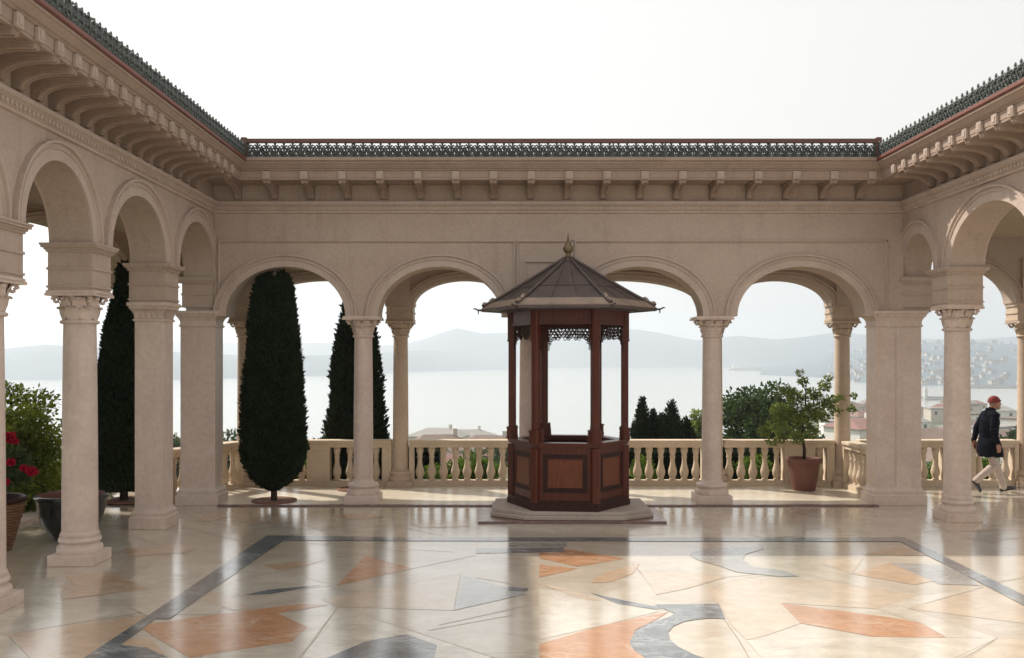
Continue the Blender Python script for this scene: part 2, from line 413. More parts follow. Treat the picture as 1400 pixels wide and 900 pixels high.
FASC = [(-.01,5.335),(.56,5.335),(.56,5.315),(.598,5.315),(.598,5.345),(.606,5.35),(.606,5.452),(.63,5.462),(.63,5.478),(.655,5.49),(.69,5.53),(.705,5.55),(.72,5.555),(.72,5.585),(-.01,5.585)]
GUT = [(.60,5.588),(.735,5.588),(.748,5.60),(.748,5.638),(.735,5.648),(.60,5.648)]
def scroll(mb, cx, cz, r, th, sx=1, turns=1.15, n=9, tr=.011):
    pts = []
    for k in range(n):
        t = k/(n-1); a = turns*2*PI*t + PI/2; rr = r*(1-.62*t)
        pts.append((cx + sx*rr*math.cos(a), th*.2*math.sin(5*t), cz + rr*math.sin(a)))
    mb.tube(pts, [tr*1.2]*(n-1)+[tr*1.8], 5)
def cresting(wing, y0, z0):
    unit = MB(); w = .14
    unit.box(0, w-.001, -.012,.012, z0, z0+.022)
    scroll(unit, w*.26, z0+.062, .044, .02, 1); scroll(unit, w*.74, z0+.062, .044, .02, -1)
    scroll(unit, w*.04, z0+.125, .036, .02, -1); scroll(unit, w*.96, z0+.125, .036, .02, 1)
    unit.tube([(w*.5,0,z0+.02),(w*.5,.008,z0+.1),(w*.5,0,z0+.24)], [.02,.018,.013], 5)
    unit.ball((w*.5,0,z0+.155), .034, 7, 5, 0, (1,.5,1.0))
    for s in (-1,1):
        unit.tube([(w*.5,0,z0+.15),(w*.5+s*.04,.012,z0+.20),(w*.5+s*.062,.02,z0+.185)], [.016,.015,.007], 5)
        unit.tube([(w*.5,0,z0+.07),(w*.5+s*.035,.015,z0+.112),(w*.5+s*.05,.02,z0+.09)], [.014,.014,.006], 5)
    unit.ball((w*.5,0,z0+.222), .026, 6, 4, 0, (.9,.6,1.2)); unit.ball((w*.0,0,z0+.175), .017, 6, 4); unit.ball((w*.26,0,z0+.06), .022, 6, 4, 0, (1,.6,1)); unit.ball((w*.74,0,z0+.06), .022, 6, 4, 0, (1,.6,1))
    for q in range(16):
        x, z = random.uniform(.004,w-.004), z0+.02+.15*((q+.5)/16)
        a = random.uniform(0,2*PI); L_ = random.uniform(.018,.034)
        unit.tube([(x,-.012,z),(x+.5*L_*math.cos(a),-.024,z+.5*L_*math.sin(a)),(x+L_*math.cos(a),-.012,z+L_*math.sin(a))], [.007,.013,.004], 5)
    mb = MB()
    o = .70
    if wing == 'back': a, b = XL+o, XR-o
    else: a, b = y0, YB-o
    n = int((b-a)/w); st = (b-a)/n
    for i in range(n):
        s0 = a + i*st
        jz = random.uniform(-.006,.006); jy = random.uniform(-.006,.006)
        if wing == 'back': vs = [(s0+x*st/w, YB-o+y+jy, z+(jz if z>z0+.1 else 0)) for x,y,z in unit.v]
        elif wing == 'left': vs = [(XL+o+y+jy, s0+x*st/w, z+(jz if z>z0+.1 else 0)) for x,y,z in unit.v]
        else: vs = [(XR-o+y+jy, s0+x*st/w, z+(jz if z>z0+.1 else 0)) for x,y,z in unit.v]
        off = len(mb.v); mb.v += vs; mb.f += [tuple(q+off for q in f) for f in unit.f]; mb.m += unit.m; mb.sm += unit.sm
    return mb
def eave(wing, label, y0, base, us, rz):
    t = thing('eave', label, 'eave', base)
    mb = MB(); wing_sweep(mb, FASC, wing, y0); obj('fascia', mb, M['eave'], t)
    mb = MB(); wing_sweep(mb, GUT, wing, y0); obj('gutter', mb, M['eave' if wing == 'back' else 'rust'], t)
    obj('cresting', cresting(wing, y0, 5.648), M['iron'], t)
    for u in us:
        b = BR.copy(); COL.objects.link(b); b.parent = t
        p = {'back':(u,YB,0),'left':(XL,u,0),'right':(XR,u,0)}[wing]
        b.location = Vector(p) - Vector(base); b.rotation_euler = (0,0,rz)
    return t
eB = eave('back', 'bracketed brown eave with dark iron cresting along the far side of the court', 0, (.9,YB,5), [XL+.42+i*.607 for i in range(18)], 0)
mb = MB()
mb.box(XL+.74, XR-.74, YB-.735, YB-.665, 5.878, 5.945, 0, .008)
for x in np.linspace(XL+.76, XR-.76, 13): mb.box(x-.012, x+.012, YB-.712, YB-.688, 5.65, 5.88, 1)
obj('top_rail', mb, [M['brownrail'], M['iron']], eB)
for x in (XL+.70, XR-.70):
    mb = MB(); mb.box(x-.045, x+.045, YB-.75, YB-.65, 5.65, 5.965, 0, .01); obj('end_block', mb, M['brownrail'], eB)
eave('left', 'bracketed brown eave with leafy iron cresting running up the left side', Y0L, (XL,10,5), [14.72-i*.38 for i in range(22)], PI/2)
eave('right', 'bracketed brown eave with leafy iron cresting on the right side', Y0R, (XR,12,5), [14.72-i*.38 for i in range(15)], -PI/2)
bpy.data.objects.remove(BR)
# roofs with ceilings
def roof(label, poly_low, ridge, ceil_poly, base):
    t = thing('gallery_roof', label, 'roof', base)
    mb = MB(); n = len(poly_low)
    vs = [(x,y,5.60) for x,y in poly_low] + [(x,y,5.97) for x,y in ridge]
    k = len(ridge)
    mb.add(vs, [(0,1,n+1,n),(2,3,n,n+1),(1,2,n+1),(3,0,n)])
    obj('tile_slope', mb, M['roof'], t)
    mb = MB(); cz = 4.36 if 'sea' in label else 4.72; mb.prism(ceil_poly, cz, cz+.14); obj('ceiling', mb, M['stucco'], t)
    return t
roof('low tiled roof over the gallery facing the sea', [(XL-2.5,YB-.58),(XR+.5,YB-.58),(XR+.5,YO+.75),(XL-2.5,YO+.75)], [(XL-1.0,YB+1.1),(XR-.9,YB+1.1)], [(XL-.02,YB+TH+.005),(XR+.02,YB+TH+.005),(XR+.02,YO-.005),(XL-.02,YO-.005)], (.9,YB+1,4.4))
roof('low tiled roof over the left gallery', [(XL+.58,Y0L),(XL+.58,YB-.6),(XL-2.45,YB-.6),(XL-2.45,Y0L)], [(XL-.8,Y0L),(XL-.8,YB-.6)], [(XL-TH-.005,Y0L),(XL-TH-.005,YO-.005),(-6.945,YO-.005),(-6.945,Y0L)], (XL-1,10,4.4))
roof('low tiled roof over the right gallery', [(XR-.58,Y0R),(XR-.58,YB-.6),(XR+4.6,YB-.6),(XR+4.6,Y0R)], [(XR+1.8,Y0R),(XR+1.8,YB-.6)], [(XR+TH+.005,Y0R),(XR+TH+.005,YO-.005),(11.3,YO-.005),(11.3,Y0R)], (XR+1.6,12,4.4))

# ------------------------------------------------------------------ columns
def acanthus(mb, c, z0, r0, r1, h, n, mi=0, wd=.1, tw=0.0):
    for k in range(n):
        a = 2*PI*(k+tw)/n; ca, sa = math.cos(a), math.sin(a)
        rows = []
        for i in range(7):
            t = i/6; rr = r0 + (r1-r0)*t**1.6 + (.035 if i == 5 else .045 if i == 6 else .012); zz = z0 + h*(t if i < 5 else (.86 if i == 5 else .74))
            w = wd*(.55+.45*math.sin(PI*min(t*1.1,1)))*(.45 if i == 6 else 1)
            rows.append([(c[0]+ca*(rr-(.008 if abs(q)>.5 else 0))-sa*q*w, c[1]+sa*(rr-(.008 if abs(q)>.5 else 0))+ca*q*w, zz) for q in (-1,-.5,0,.5,1)])
        vs = [p for r in rows for p in r]; fs = [(i*5+j, i*5+j+1, i*5+j+6, i*5+j+5) for i in range(6) for j in range(4)]
        mb.add(vs, fs, mi, True)
def make_round(label, rad, plinth, top, impost, group, loc, cap_h=.34, plh=.16, mt='pink'):
    t = thing('column', label, 'column', loc, 0, group)
    q = plinth/2
    mb = MB(); mb.box(-q, q, -q, q, 0, plh, 0, .012); obj('plinth', mb, M[mt], t, True)
    e = q*.97
    z = plh
    mb = MB(); mb.lathe([(e*.98,z),(e,z+.02),(e,z+.055),(e*.97,z+.08),(e*.86,z+.085),(e*.84,z+.1),(e*.86,z+.125),(e*.92,z+.13),(e*.93,z+.155),(e*.90,z+.18),(e*.80,z+.185),(rad*1.12,z+.205),(rad*1.02,z+.25)], 40); obj('base_moulding', mb, M[mt], t, True)
    zc = top - cap_h
    mb = MB(); pr = []
    for k in range(13):
        s = k/12; pr.append((rad*(1.0-.10*s**1.7), z+.248+(zc-z-.248)*s))
    mb.lathe(pr, 40); rt = rad*.9
    mb.lathe([(rt,zc-.012),(rt*1.17,zc-.006),(rt*1.22,zc+.012),(rt*1.17,zc+.03),(rt,zc+.036)], 40)
    obj('shaft', mb, M[mt], t, True)
    mb = MB(); a = q*.96
    mb.lathe([(rt*1.0,zc+.03),(rt*1.02,zc+cap_h*.45),(rt*1.16,zc+cap_h*.68),(a*.88,zc+cap_h*.83)], 32)
    acanthus(mb, (0,0), zc+.035, rt*1.0, rt*1.24, cap_h*.48, 8, 0, .095)
    acanthus(mb, (0,0), zc+.06, rt*1.02, a*.95, cap_h*.76, 8, 0, .085, .5)
    for k in range(4):
        b = PI/4 + k*PI/2; c, s = math.cos(b), math.sin(b)
        p0 = Vector((c*a*1.06, s*a*1.06, zc+cap_h*.72)); tn = Vector((c,s,0))
        pts = [p0 + tn*(.05*(1-.6*u)*math.cos(u*7)) + Vector((0,0,.05*(1-.6*u)*math.sin(u*7))) for u in np.linspace(0,1,10)]
        mb.tube(pts, .02, 6)
    obj('capital', mb, M[mt], t, True)
    mb = MB()
    ab = []
    for k in range(4):
        for j in range(7):
            s = -1+2*j/7; w = a*1.12*(1-.10*(1-s*s)); b = k*PI/2
            x, y = w, s*a*1.12
            ab.append((x*math.cos(b)-y*math.sin(b), x*math.sin(b)+y*math.cos(b)))
    mb.prism(ab, top-cap_h*.17, top-.03); mb.box(-a*1.08,a*1.08,-a*1.08,a*1.08, top-.032, top, 0, .006)
    obj('abacus', mb, M[mt], t, True)
    if impost: make_impost(t, top, impost)
    return t
def make_impost(t, top, z1):
    mb = MB(); a = .262
    hh = z1-top
    mb.box(-a,a,-a,a, top+.001, z1-.10)
    mb.box(-a-.014,a+.014,-a-.014,a+.014, top+.03, top+.055)
    mb.box(-a-.014,a+.014,-a-.014,a+.014, top+hh*.44, top+hh*.44+.028)
    for k, (e, h0, h1) in enumerate(((.018,.1,.075),(.035,.0751,.05),(.06,.0501,.022),(.072,.0221,-.003))):
        mb.box(-a-e,a+e,-a-e,a+e, z1-h0, z1-h1)
    obj('impost_block', mb, M['stucco'], t, True)
def make_square(label, half, top, impost, group, loc, hx=None, plinth=.27, deep=None, carved=True):
    t = thing('pillar', label, 'pillar', loc, 0, group); hx = hx or half; hy = deep or half
    dx = plinth-half
    mb = MB(); mb.box(-hx-dx,hx+dx,-hy-dx,hy+dx,0,.13,0,.01); obj('plinth', mb, M['pink'], t, True)
    mb = MB()
    rings = [(dx*.96,.129),(dx*.96,.16),(dx*.8,.175),(dx*.62,.18),(dx*.60,.2),(dx*.68,.21),(dx*.66,.235),(dx*.42,.25),(dx*.16,.27),(0.0,.3)]
    mb.sweep([[(-hx-e,-hy-e,z),(hx+e,-hy-e,z),(hx+e,hy+e,z),(-hx-e,hy+e,z)] for e, z in rings]); obj('base_moulding', mb, M['pink'], t, True)
    mb = MB(); mb.box(-hx,hx,-hy,hy,.295,top-.26,0,.006); obj('shaft', mb, M['pink'], t, True)
    mb = MB(); rings = [(0.0,top-.27),(.022,top-.262),(.022,top-.24),(.004,top-.232),(.006,top-.17),(.03,top-.12),(.062,top-.085),(.062,top-.06),(.085,top-.05),(.085,top)]
    mb.sweep([[(-hx-e,-hy-e,z),(hx+e,-hy-e,z),(hx+e,hy+e,z),(-hx-e,hy+e,z)] for e, z in rings])
    if carved:
        for sgn, (ax, w) in ((-1,('y',hx)),(1,('y',hx)),(-1,('x',hy)),(1,('x',hy))):
            for k in range(5):
                u = -w + (k+.5)*2*w/5
                rows = []
                for i in range(5):
                    s = i/4; o = hy if ax=='y' else hx
                    oo = o+.01+.055*s**1.5+(.012 if i==4 else 0); zz = top-.225+.135*(s if i<4 else .86); ww = w/5*.92*(.7+.3*math.sin(PI*s))*(.5 if i==4 else 1)
                    rows.append([((u+q*ww, sgn*oo, zz) if ax=='y' else (sgn*oo, u+q*ww, zz)) for q in (-1,0,1)])
                mb.add([p for r in rows for p in r], [(i*3+j,i*3+j+1,i*3+j+4,i*3+j+3) for i in range(4) for j in range(2)], 0, True)
    obj('capital', mb, M['pink'], t, True)
    if impost: make_impost(t, top, impost)
    return t

G1 = 'columns of the courtyard arcades'
YC = YB+.235
c0 = make_round('slim pink marble column just left of the kiosk, carrying the second and first wide arches', .165, .58, 3.15, None, G1, (-2.39,YC,0))
dup(c0, (.41,YC+.15,0), 0, 'slim pink marble column seen through the kiosk, hidden by its front left post')
dup(c0, (3.50,YC,0), 0, 'slim pink marble column standing right of the kiosk, under two wide arches')
c1 = make_round('thick pink marble column with tall impost block beside the black glazed pot', .205, .54, 3.25, SPR, G1, (XL-.255,11.43,0), .38, .13)
dup(c1, (XL-.255,9.3,0), 0, 'thick marble column cut off by the left edge of the photo')
dup(c1, (XL-.255,7.0,0), 0, 'thick marble column of the left arcade nearest the viewer')
c2 = make_round('thick marble column on the right, between the corner pillar and the walking man', .195, .52, 3.25, SPR, G1, (XR+.21,14.42,0), .38, .13)
dup(c2, (XR+.26,11.65,0), 0, 'thick marble column cut off by the right edge of the photo')
make_square('square stone pillar with carved capital between thick column and left corner pillar', .205, 3.25, SPR, G1, (XL-.255,13.85,0))
cp = make_square('wide plain corner pillar at the left end of the kiosk arcade', .29, 3.24, None, G1, (-5.12,YC,0), .29, .36, .225, False)
cr = make_square('very wide corner pillar with a vertical joint near the walking man', .37, 3.24, None, G1, (6.575,YC,0), .375, .44, .225, False)
mb = MB(); mb.box(-.055,-.043,-.2285,-.2,.3,2.98); obj('joint_strip', mb, M['trim'], cr, True)
# pilaster imposts at corners (side arcade springing)
for x, t in ((-5.12, wLf), (6.9, wRt)):
    mb = MB(); mb.box(x-.262,x+.262,YB+.006,YB+.452,3.30,3.78); 
    for e, z0, z1 in ((.014,3.3,3.33),(.014,3.50,3.53),(.03,3.70,3.735),(.05,3.736,3.80)):
        mb.box(x-.262-e,x+.262+e,YB+.006-e,YB+.452,z0,z1)
    obj('impost_block', mb, M['stucco'], t)

G2 = 'columns along the sea side balustrade'
oc = make_round('slim sunlit outer column at the left end of the balustrade, beside the flat topped cypress', .15, .5, 3.16, None, G2, (OC[0][0],YO+.2,0), .3, .12, 'sandcol')
def oimp(t):
    mb = MB(); mb.box(-.25,.25,-.19,.235,3.161,3.50); mb.box(-.268,.268,-.208,.24,3.30,3.325); mb.box(-.275,.275,-.215,.245,3.44,3.502); mb.box(-.265,.265,-.205,.24,3.165,3.19)
    return obj('impost_block', mb, M['sandcol'], t, True)
oimp(oc)
for x, l in ((OC[1][0],'slim sunlit outer column between the second cypress and the kiosk'),(OC[2][0],'slim outer column seen only through the kiosk side'),
             (OC[3][0],'slim outer column hidden behind the marble column right of the kiosk'),(OC[4][0],'slim sunlit outer column right of the potted tree'),
             (9.97,'slim sunlit outer column at the right edge of the photo beyond the man')):
    dup(oc, (x,YO+.2,0), 0, l)
dup(oc, (-7.12,12.55,0), PI/2, 'slim outer column of the left gallery, off the left edge')
dup(oc, (-7.12,YO+.2,0), 0, 'slim outer column at the far left corner hidden behind a cypress')

# ------------------------------------------------------------------ balustrades
BAL = [(.062,.11),(.062,.135),(.04,.15),(.05,.17),(.072,.22),(.082,.265),(.078,.305),(.056,.37),(.038,.44),(.033,.50),(.04,.545),(.05,.56),(.04,.575),(.036,.59),(.058,.66),(.066,.69),(.066,.705),(.05,.715),(.07,.73),(.07,.752)]
BAL = [(r*.85+.014, z) for r, z in BAL]
mb = MB(); mb.lathe(BAL, 20); BALM = obj('baluster', mb, M['sand'])
def balustrade(label, p0, p1, items, group='stone balustrades'):
    # items: along-distance spans: ('b', s) baluster at s, ('p', s0, s1) pedestal
    p0 = Vector((*p0,0)); p1 = Vector((*p1,0)); L = (p1-p0).length; rz = math.atan2(p1.y-p0.y, p1.x-p0.x)
    t = thing('balustrade', label, 'balustrade', p0, rz, group)
    mb = MB(); mb.box(0,L,-.15,.15,.828,.888,0,.012); mb.box(.001,L-.001,-.115,.115,.75,.83); mb.box(.0005,L-.0005,-.128,.128,.808,.829)
    obj('handrail', mb, M['sand'], t, True)
    mb = MB(); mb.box(0,L,-.135,.135,0,.085,0,.006); mb.box(.001,L-.001,-.115,.115,.084,.112); obj('base_rail', mb, M['sand'], t, True)
    for it in items:
        if it[0] == 'p':
            mb = MB(); a, c = it[1], it[2]; mb.box(a,c,-.124,.124,.1,.80)
            if c-a > .3: mb.box(a+.06,c-.06,-.134,.134,.17,.69,0,.008)
            obj('pedestal', mb, M['sand'], t, True)
        else:
            o = BALM.copy(); COL.objects.link(o); o.parent = t; o.location = (it[1],0,0); o.rotation_euler = (0,0,random.random()*6)
    return t
def fill(s0, s1, step=.232):
    n = max(1, int(round((s1-s0)/step))); return [('b', s0+(i+.5)*(s1-s0)/n) for i in range(n)]
YR = YO+.24
g = .17
def sec(a, b, peds, label):
    a, b = a+g, b-g; L = b-a; items = []; s = .0
    for q0, q1 in sorted(peds):
        q0, q1 = q0-a, q1-a
        if q0 - s > .15: items += fill(s, q0)
        items.append(('p', q0, q1)); s = q1
    if L - s > .15: items += fill(s, L)
    balustrade(label, (a,YR), (b,YR), items)
x70 = lambda px: X_(px, YR)
sec(OC[0][0], OC[1][0], [(x70(421),x70(452)),(OC[0][0]+g,OC[0][0]+g+.1),(OC[1][0]-g-.18,OC[1][0]-g)], 'stone balustrade run between the outer columns behind the left cypresses')
sec(OC[1][0], OC[2][0], [(OC[1][0]+g,OC[1][0]+g+.08)], 'stone balustrade run just left of the kiosk with red roofs showing through')
sec(OC[2][0], OC[3][0], [(OC[3][0]-g-.07,OC[3][0]-g)], 'stone balustrade run behind and right of the kiosk, in front of small cypresses')
sec(OC[3][0], OC[4][0], [(x70(1070),x70(1112)),(x70(1128),OC[4][0]-g)], 'stone balustrade run behind the potted tree')
sec(OC[4][0]+.15, 9.97, [(7.15,7.22),(x70(1287),x70(1330)),(x70(1383),9.97-g)], 'stone balustrade run behind the walking man')
balustrade('short side balustrade joining the right outer column to the wide corner pillar', (6.50,YO-.06), (6.50,16.62), [('p',0,.06)]+fill(.06,1.32,.2)+[('p',1.32,1.38)])
balustrade('slanting balustrade running from left outer column behind the left corner pillar', (-5.02,YO-.06), (-5.98,15.85), [('p',0,.06)]+fill(.06,2.0,.215)+[('p',2.0,2.27)])
bpy.data.objects.remove(BALM)

# ------------------------------------------------------------------ floor and terrace
mb = MB()
FX0, FX1, FY0, FY1 = -7.35, 11.6, -3.0, YO+.55
mats = [M['cream'], M['cream2'], M['blush'], M['peach'], M['orange'], M['grey'], M['greylight'], M['joint'], M['sand']]
mb.box(FX0, FX1, FY0, FY1, -1.4, 0.0, 0)
mb.m[-6] = 8; mb.m[-4:] = [8]*4
lev = [0]
def inlay(pts, mi, off=(0,0), sc=1.0, lv=1):
    P = [fl(off[0]+x*sc, off[1]+y*sc) for x, y in pts]
    A = sum(P[i][0]*P[(i+1)%len(P)][1]-P[(i+1)%len(P)][0]*P[i][1] for i in range(len(P)))
    if A < 0: P.reverse()
    lev[0] += 1; z = .0012*lv + .00002*lev[0]
    mb.add([(x,y,z) for x,y in P], [tuple(range(len(P)))], mi)
    # thin joint round the piece
    n = len(P)
    for i in range(n):
        if lv == 1: joint_w(P[i], P[(i+1)%n], .0035, z+.0004)
def joint_w(a, b, w, z):
    dx, dy = b[0]-a[0], b[1]-a[1]; L = math.hypot(dx,dy) or 1; nx, ny = -dy/L*w/2, dx/L*w/2
    mb.add([(a[0]+nx,a[1]+ny,z),(a[0]-nx,a[1]-ny,z),(b[0]-nx,b[1]-ny,z),(b[0]+nx,b[1]+ny,z)], [(0,1,2,3)], 7)
def line(pts, off=(0,0), sc=1.0, w=.009):
    P = [fl(off[0]+x*sc, off[1]+y*sc) for x, y in pts]
    for a, b in zip(P, P[1:]): lev[0] += 1; joint_w(a, b, w, .0008 + .00001*lev[0])
A = (0,640); B = (700,640)
def curve(pts, k=6):                               # smooth closed outline through points
    out = []; n = len(pts)
    for i in range(n):
        p0, p1, p2, p3 = pts[i-1], pts[i], pts[(i+1)%n], pts[(i+2)%n]
        for j in range(k):
            t = j/k
            out.append(tuple(.5*(2*p1[c]+(p2[c]-p0[c])*t+(2*p0[c]-5*p1[c]+4*p2[c]-p3[c])*t*t+(3*p1[c]-p0[c]-3*p2[c]+p3[c])*t**3) for c in (0,1)))
    return out
def mixcurve(sm, straight): return sm + straight
# ivory and blush fields
inlay([(925,380),(1340,515),(1400,560),(815,560),(815,520)], 1, A, .5)
inlay([(280,350),(420,265),(690,262),(915,322),(640,350),(590,400),(400,402)], 1, A, .5)
inlay([(60,310),(180,297),(170,360),(280,350),(380,395),(20,455),(-60,430)], 1, A, .5)
inlay([(880,360),(1260,290),(1240,390),(925,380)], 2, A, .5)
inlay([(560,510),(900,430),(815,520),(800,560),(520,560)], 1, A, .5)
inlay([(530,330),(640,300),(870,310),(1110,350),(1000,385),(740,370),(790,425),(690,460),(640,470),(600,430),(565,372)], 2, B, .5)
inlay([(1080,385),(1300,325),(1400,345),(1400,425)], 2, B, .5)
inlay([(1000,385),(1110,350),(1290,325),(1080,385),(1330,465),(1190,465),(1120,425)], 1, B, .5)
inlay([(640,470),(990,462),(1330,465),(1200,540),(700,540)], 1, B, .5)
inlay([(75,330),(210,345),(390,374),(420,388),(250,430),(75,470)], 1, B, .5)
inlay([(850,250),(960,248),(930,290),(860,265)], 2, B, .5)
inlay([(1330,465),(1420,470),(1420,560),(1190,560)], 2, B, .5)
# peach and orange pieces
inlay([(920,322),(1000,240),(1130,275)], 4, A, .5, 2)
inlay([(375,432),(560,405),(820,372),(900,375),(760,398),(840,435),(800,475),(560,512),(520,520)], 4, A, .5, 2)
inlay([(20,455),(400,402),(370,432),(225,540),(100,540)], 3, A, .5, 2)
inlay([(180,297),(300,285),(410,332),(170,360),(210,325)], 3, A, .5, 2)
inlay([(340,220),(490,212),(540,222),(500,232),(350,243)], 3, A, .5, 2)
inlay([(720,265),(890,252),(830,270),(760,280)], 3, A, .5, 2)
inlay([(340,470),(410,465),(450,512),(330,500)], 3, A, .5, 3)
inlay([(530,145),(590,122),(650,128),(570,148)], 3, A, .5, 2)
inlay([(640,138),(760,132),(800,150),(700,152)], 2, A, .5, 2)
inlay([(900,130),(1010,122),(1050,136),(960,142)], 3, A, .5, 2)
inlay([(1120,150),(1240,146),(1290,160),(1150,164)], 2, A, .5, 2)
inlay([(520,350),(600,340),(690,385),(640,390)], 2, A, .5, 2)
inlay([(75,232),(150,222),(310,248),(180,270),(75,248)], 4, B, .5, 2)
inlay([(75,265),(180,276),(75,300)], 4, B, .5, 2)
inlay([(215,315),(235,298),(260,285),(350,262),(330,290),(270,312)], 3, B, .5, 2)
inlay([(-5,482),(250,430),(430,393),(400,412),(335,445),(322,490),(370,524),(420,560),(-5,560)][0:9] if False else [(75,482),(250,430),(430,393),(400,412),(335,445),(322,490),(370,524),(420,560),(75,560)], 4, B, .5, 2)
inlay([(735,370),(1040,410),(1120,425),(1185,465),(990,462),(790,425)], 4, B, .5, 2)
inlay([(355,290),(460,285),(590,298),(480,330),(395,347)], 2, B, .5, 2)
inlay([(930,290),(1040,258),(1150,310),(1100,320)], 3, B, .5, 2)
inlay([(960,238),(1070,212),(1140,240)], 3, B, .5, 2)
inlay([(60,312),(150,330),(250,366),(190,358)], 2, B, .5, 2)
inlay([(640,180),(760,172),(800,186),(690,192)], 2, B, .5, 1)
inlay([(240,172),(340,168),(420,182),(280,186)], 2, B, .5, 1)
inlay([(1130,150),(1260,146),(1330,170),(1200,176)], 2, B, .5, 1)
# grey
inlay([(670,347),(735,333),(880,320),(740,345)], 5, A, .5, 2)
inlay([(1265,295),(1400,332),(1440,345),(1240,390)], 6, A, .5, 2)
inlay([(870,530),(1000,475),(1110,455),(1195,485),(1180,540)], 5, A, .5, 2)
inlay([(1030,260),(1200,265),(1280,322),(1170,318)], 6, B, .5, 2)
inlay([(1300,221),(1540,218),(1545,230),(1300,234)], 5, A, .5, 2)
inlay([(1390,205),(1550,204),(1550,215),(1390,216)], 6, A, .5, 2)
inlay(curve([(690,222),(620,218),(545,221),(490,233),(505,250),(570,270),(640,285)]) [:36] + [(735,298),(785,297),(740,280),(660,270),(630,252),(640,236)], 6, B, .5, 3)
inlay([(390,374),(565,372),(583,413),(540,412),(505,415),(470,421),(442,433),(427,450),(432,470),(455,490),(500,512),(560,532),(600,560),(430,560),(370,524),(335,500),(322,478),(335,448),(370,428),(430,408),(445,398),(420,388)], 5, B, .5, 3)
inlay([(215,343),(300,362),(420,384),(395,388),(290,372)], 5, B, .5, 3)
inlay([(-10,325),(45,330),(40,338),(-10,336)], 5, B, .5, 3)
# dark border band
inlay([(365,732.5),(410,733),(560,735.3),(1226,735.6),(1238,741),(560,740),(388,739.5)], 5, (0,0), 1, 4)
inlay([(365,732.5),(388,739.5),(231,847),(197,846)], 5, (0,0), 1, 4)
inlay([(197,846),(213,846),(140,902),(112,902)], 5, (0,0), 1, 4)
inlay([(140,902),(160,882),(200,886),(240,905)], 5, (0,0), 1, 4)
inlay([(1220,735),(1237,735),(1420,824),(1420,839)], 5, (0,0), 1, 4)
# joints
for l in ([(925,380),(1360,522)],[(690,262),(915,322)],[(925,380),(815,530)],[(280,350),(390,400)],[(420,265),(700,390)],[(1170,445),(1400,403)],[(60,310),(190,330)],[(590,400),(800,475)],
          [(350,180),(520,240)],[(450,150),(700,210)],[(820,150),(1000,215)],[(820,205),(1240,230)],[(1030,150),(1210,185)],[(20,455),(90,525)],[(0,425),(110,420)],[(640,175),(800,140)],[(870,170),(1100,150)],[(1130,275),(1300,240)],[(300,285),(420,265)]): line(l, A, .5)
for l in ([(570,400),(620,470),(660,540)],[(1330,465),(1200,525)],[(740,370),(1000,385)],[(640,300),(800,290),(1000,340)],[(355,290),(330,262)],[(590,298),(760,285)],[(600,180),(420,200)],[(860,160),(700,190)],[(1000,150),(1200,190)],[(1130,175),(1400,150)],[(1230,210),(1400,190)],[(1280,322),(1400,300)],[(-100,300),(75,330)],[(75,370),(-200,430)]): line(l, B, .5)
floor = obj('floor', mb, mats, None); tag(floor, 'polished inlaid marble courtyard floor with peach and grey pieces', 'floor', None, 'structure')
mb = MB(); mb.box(XL-.3, XR+.3, YB-.03, FY1-.02, .002, .016); gf = obj('gallery_floor', mb, M['gallery']); tag(gf, 'pale sunlit gallery floor between the arcade and the balustrade', 'floor', None, 'structure')
mb = MB(); mb.box(XL+.1, XR-.46, YB-.14, YB-.02, .003, .024, 0, .004); st = obj('threshold_strip', mb, M['maroon']); tag(st, 'dark maroon stone strip edging the gallery floor', 'stone strip')
mb = MB(); mb.box(FX0-.12, FX0+.26, 5.0, FY1, -.3, .05, 0, .015); ke = obj('edge_kerb', mb, M['pale']); tag(ke, 'pale stone kerb along the left edge of the terrace', 'kerb')

# ------------------------------------------------------------------ kiosk
KX, KY, KR, KT = 1.005, 15.07, .90, R(-7)
KZ = .155
def hexp(r, k): a = -2*PI/3 + k*PI/3 + KT; return (r*math.cos(a), r*math.sin(a))
sl = thing('stone_step', 'low pale stone platform under the wooden kiosk', 'platform', (KX,KY,0))
mb = MB(); P = [(-1.22,-.52),(-.70,-.90),(.76,-.95),(1.26,-.60),(1.26,.55),(-1.2,.55)]; mb.prism(P, .034, .10); mb.prism([(x*.965,y*.965) for x,y in P], .099, .155)
o = obj('slab', mb, M['step'], sl, True); bv = o.modifiers.new('bevel','BEVEL'); bv.width = .012; bv.segments = 2
mb = MB(); mb.prism([(-1.40,-.985),(1.40,-.985),(1.44,.3),(-1.44,.3)], .005, .033); o = obj('maroon_border', mb, M['maroon'], sl, True)
ks = thing('kiosk', 'hexagonal dark red wooden kiosk with open sides and pointed lead roof', 'kiosk', (KX,KY,KZ))
def face_frame(k, r=KR):
    a, b = Vector((*hexp(r,k),0)), Vector((*hexp(r,k+1),0)); t = (b-a).normalized(); n = Vector((t.y,-t.x,0)); return a, b, t, n
def fbox(mb, k, s0, s1, o0, o1, z0, z1, mi=0, r=KR, bev=0):
    a, b, t, n = face_frame(k, r)
    bm = bmesh.new(); bmesh.ops.create_cube(bm, size=1)
    for v in bm.verts:
        u = s0 + (v.co.x+.5)*(s1-s0); w = o0 + (v.co.y+.5)*(o1-o0); p = a + t*u + n*w; v.co = Vector((p.x,p.y,z0+(v.co.z+.5)*(z1-z0)))
    if bev: bmesh.ops.bevel(bm, geom=bm.edges[:], offset=bev, segments=2, affect='EDGES')
    mb.bm(bm, mi)
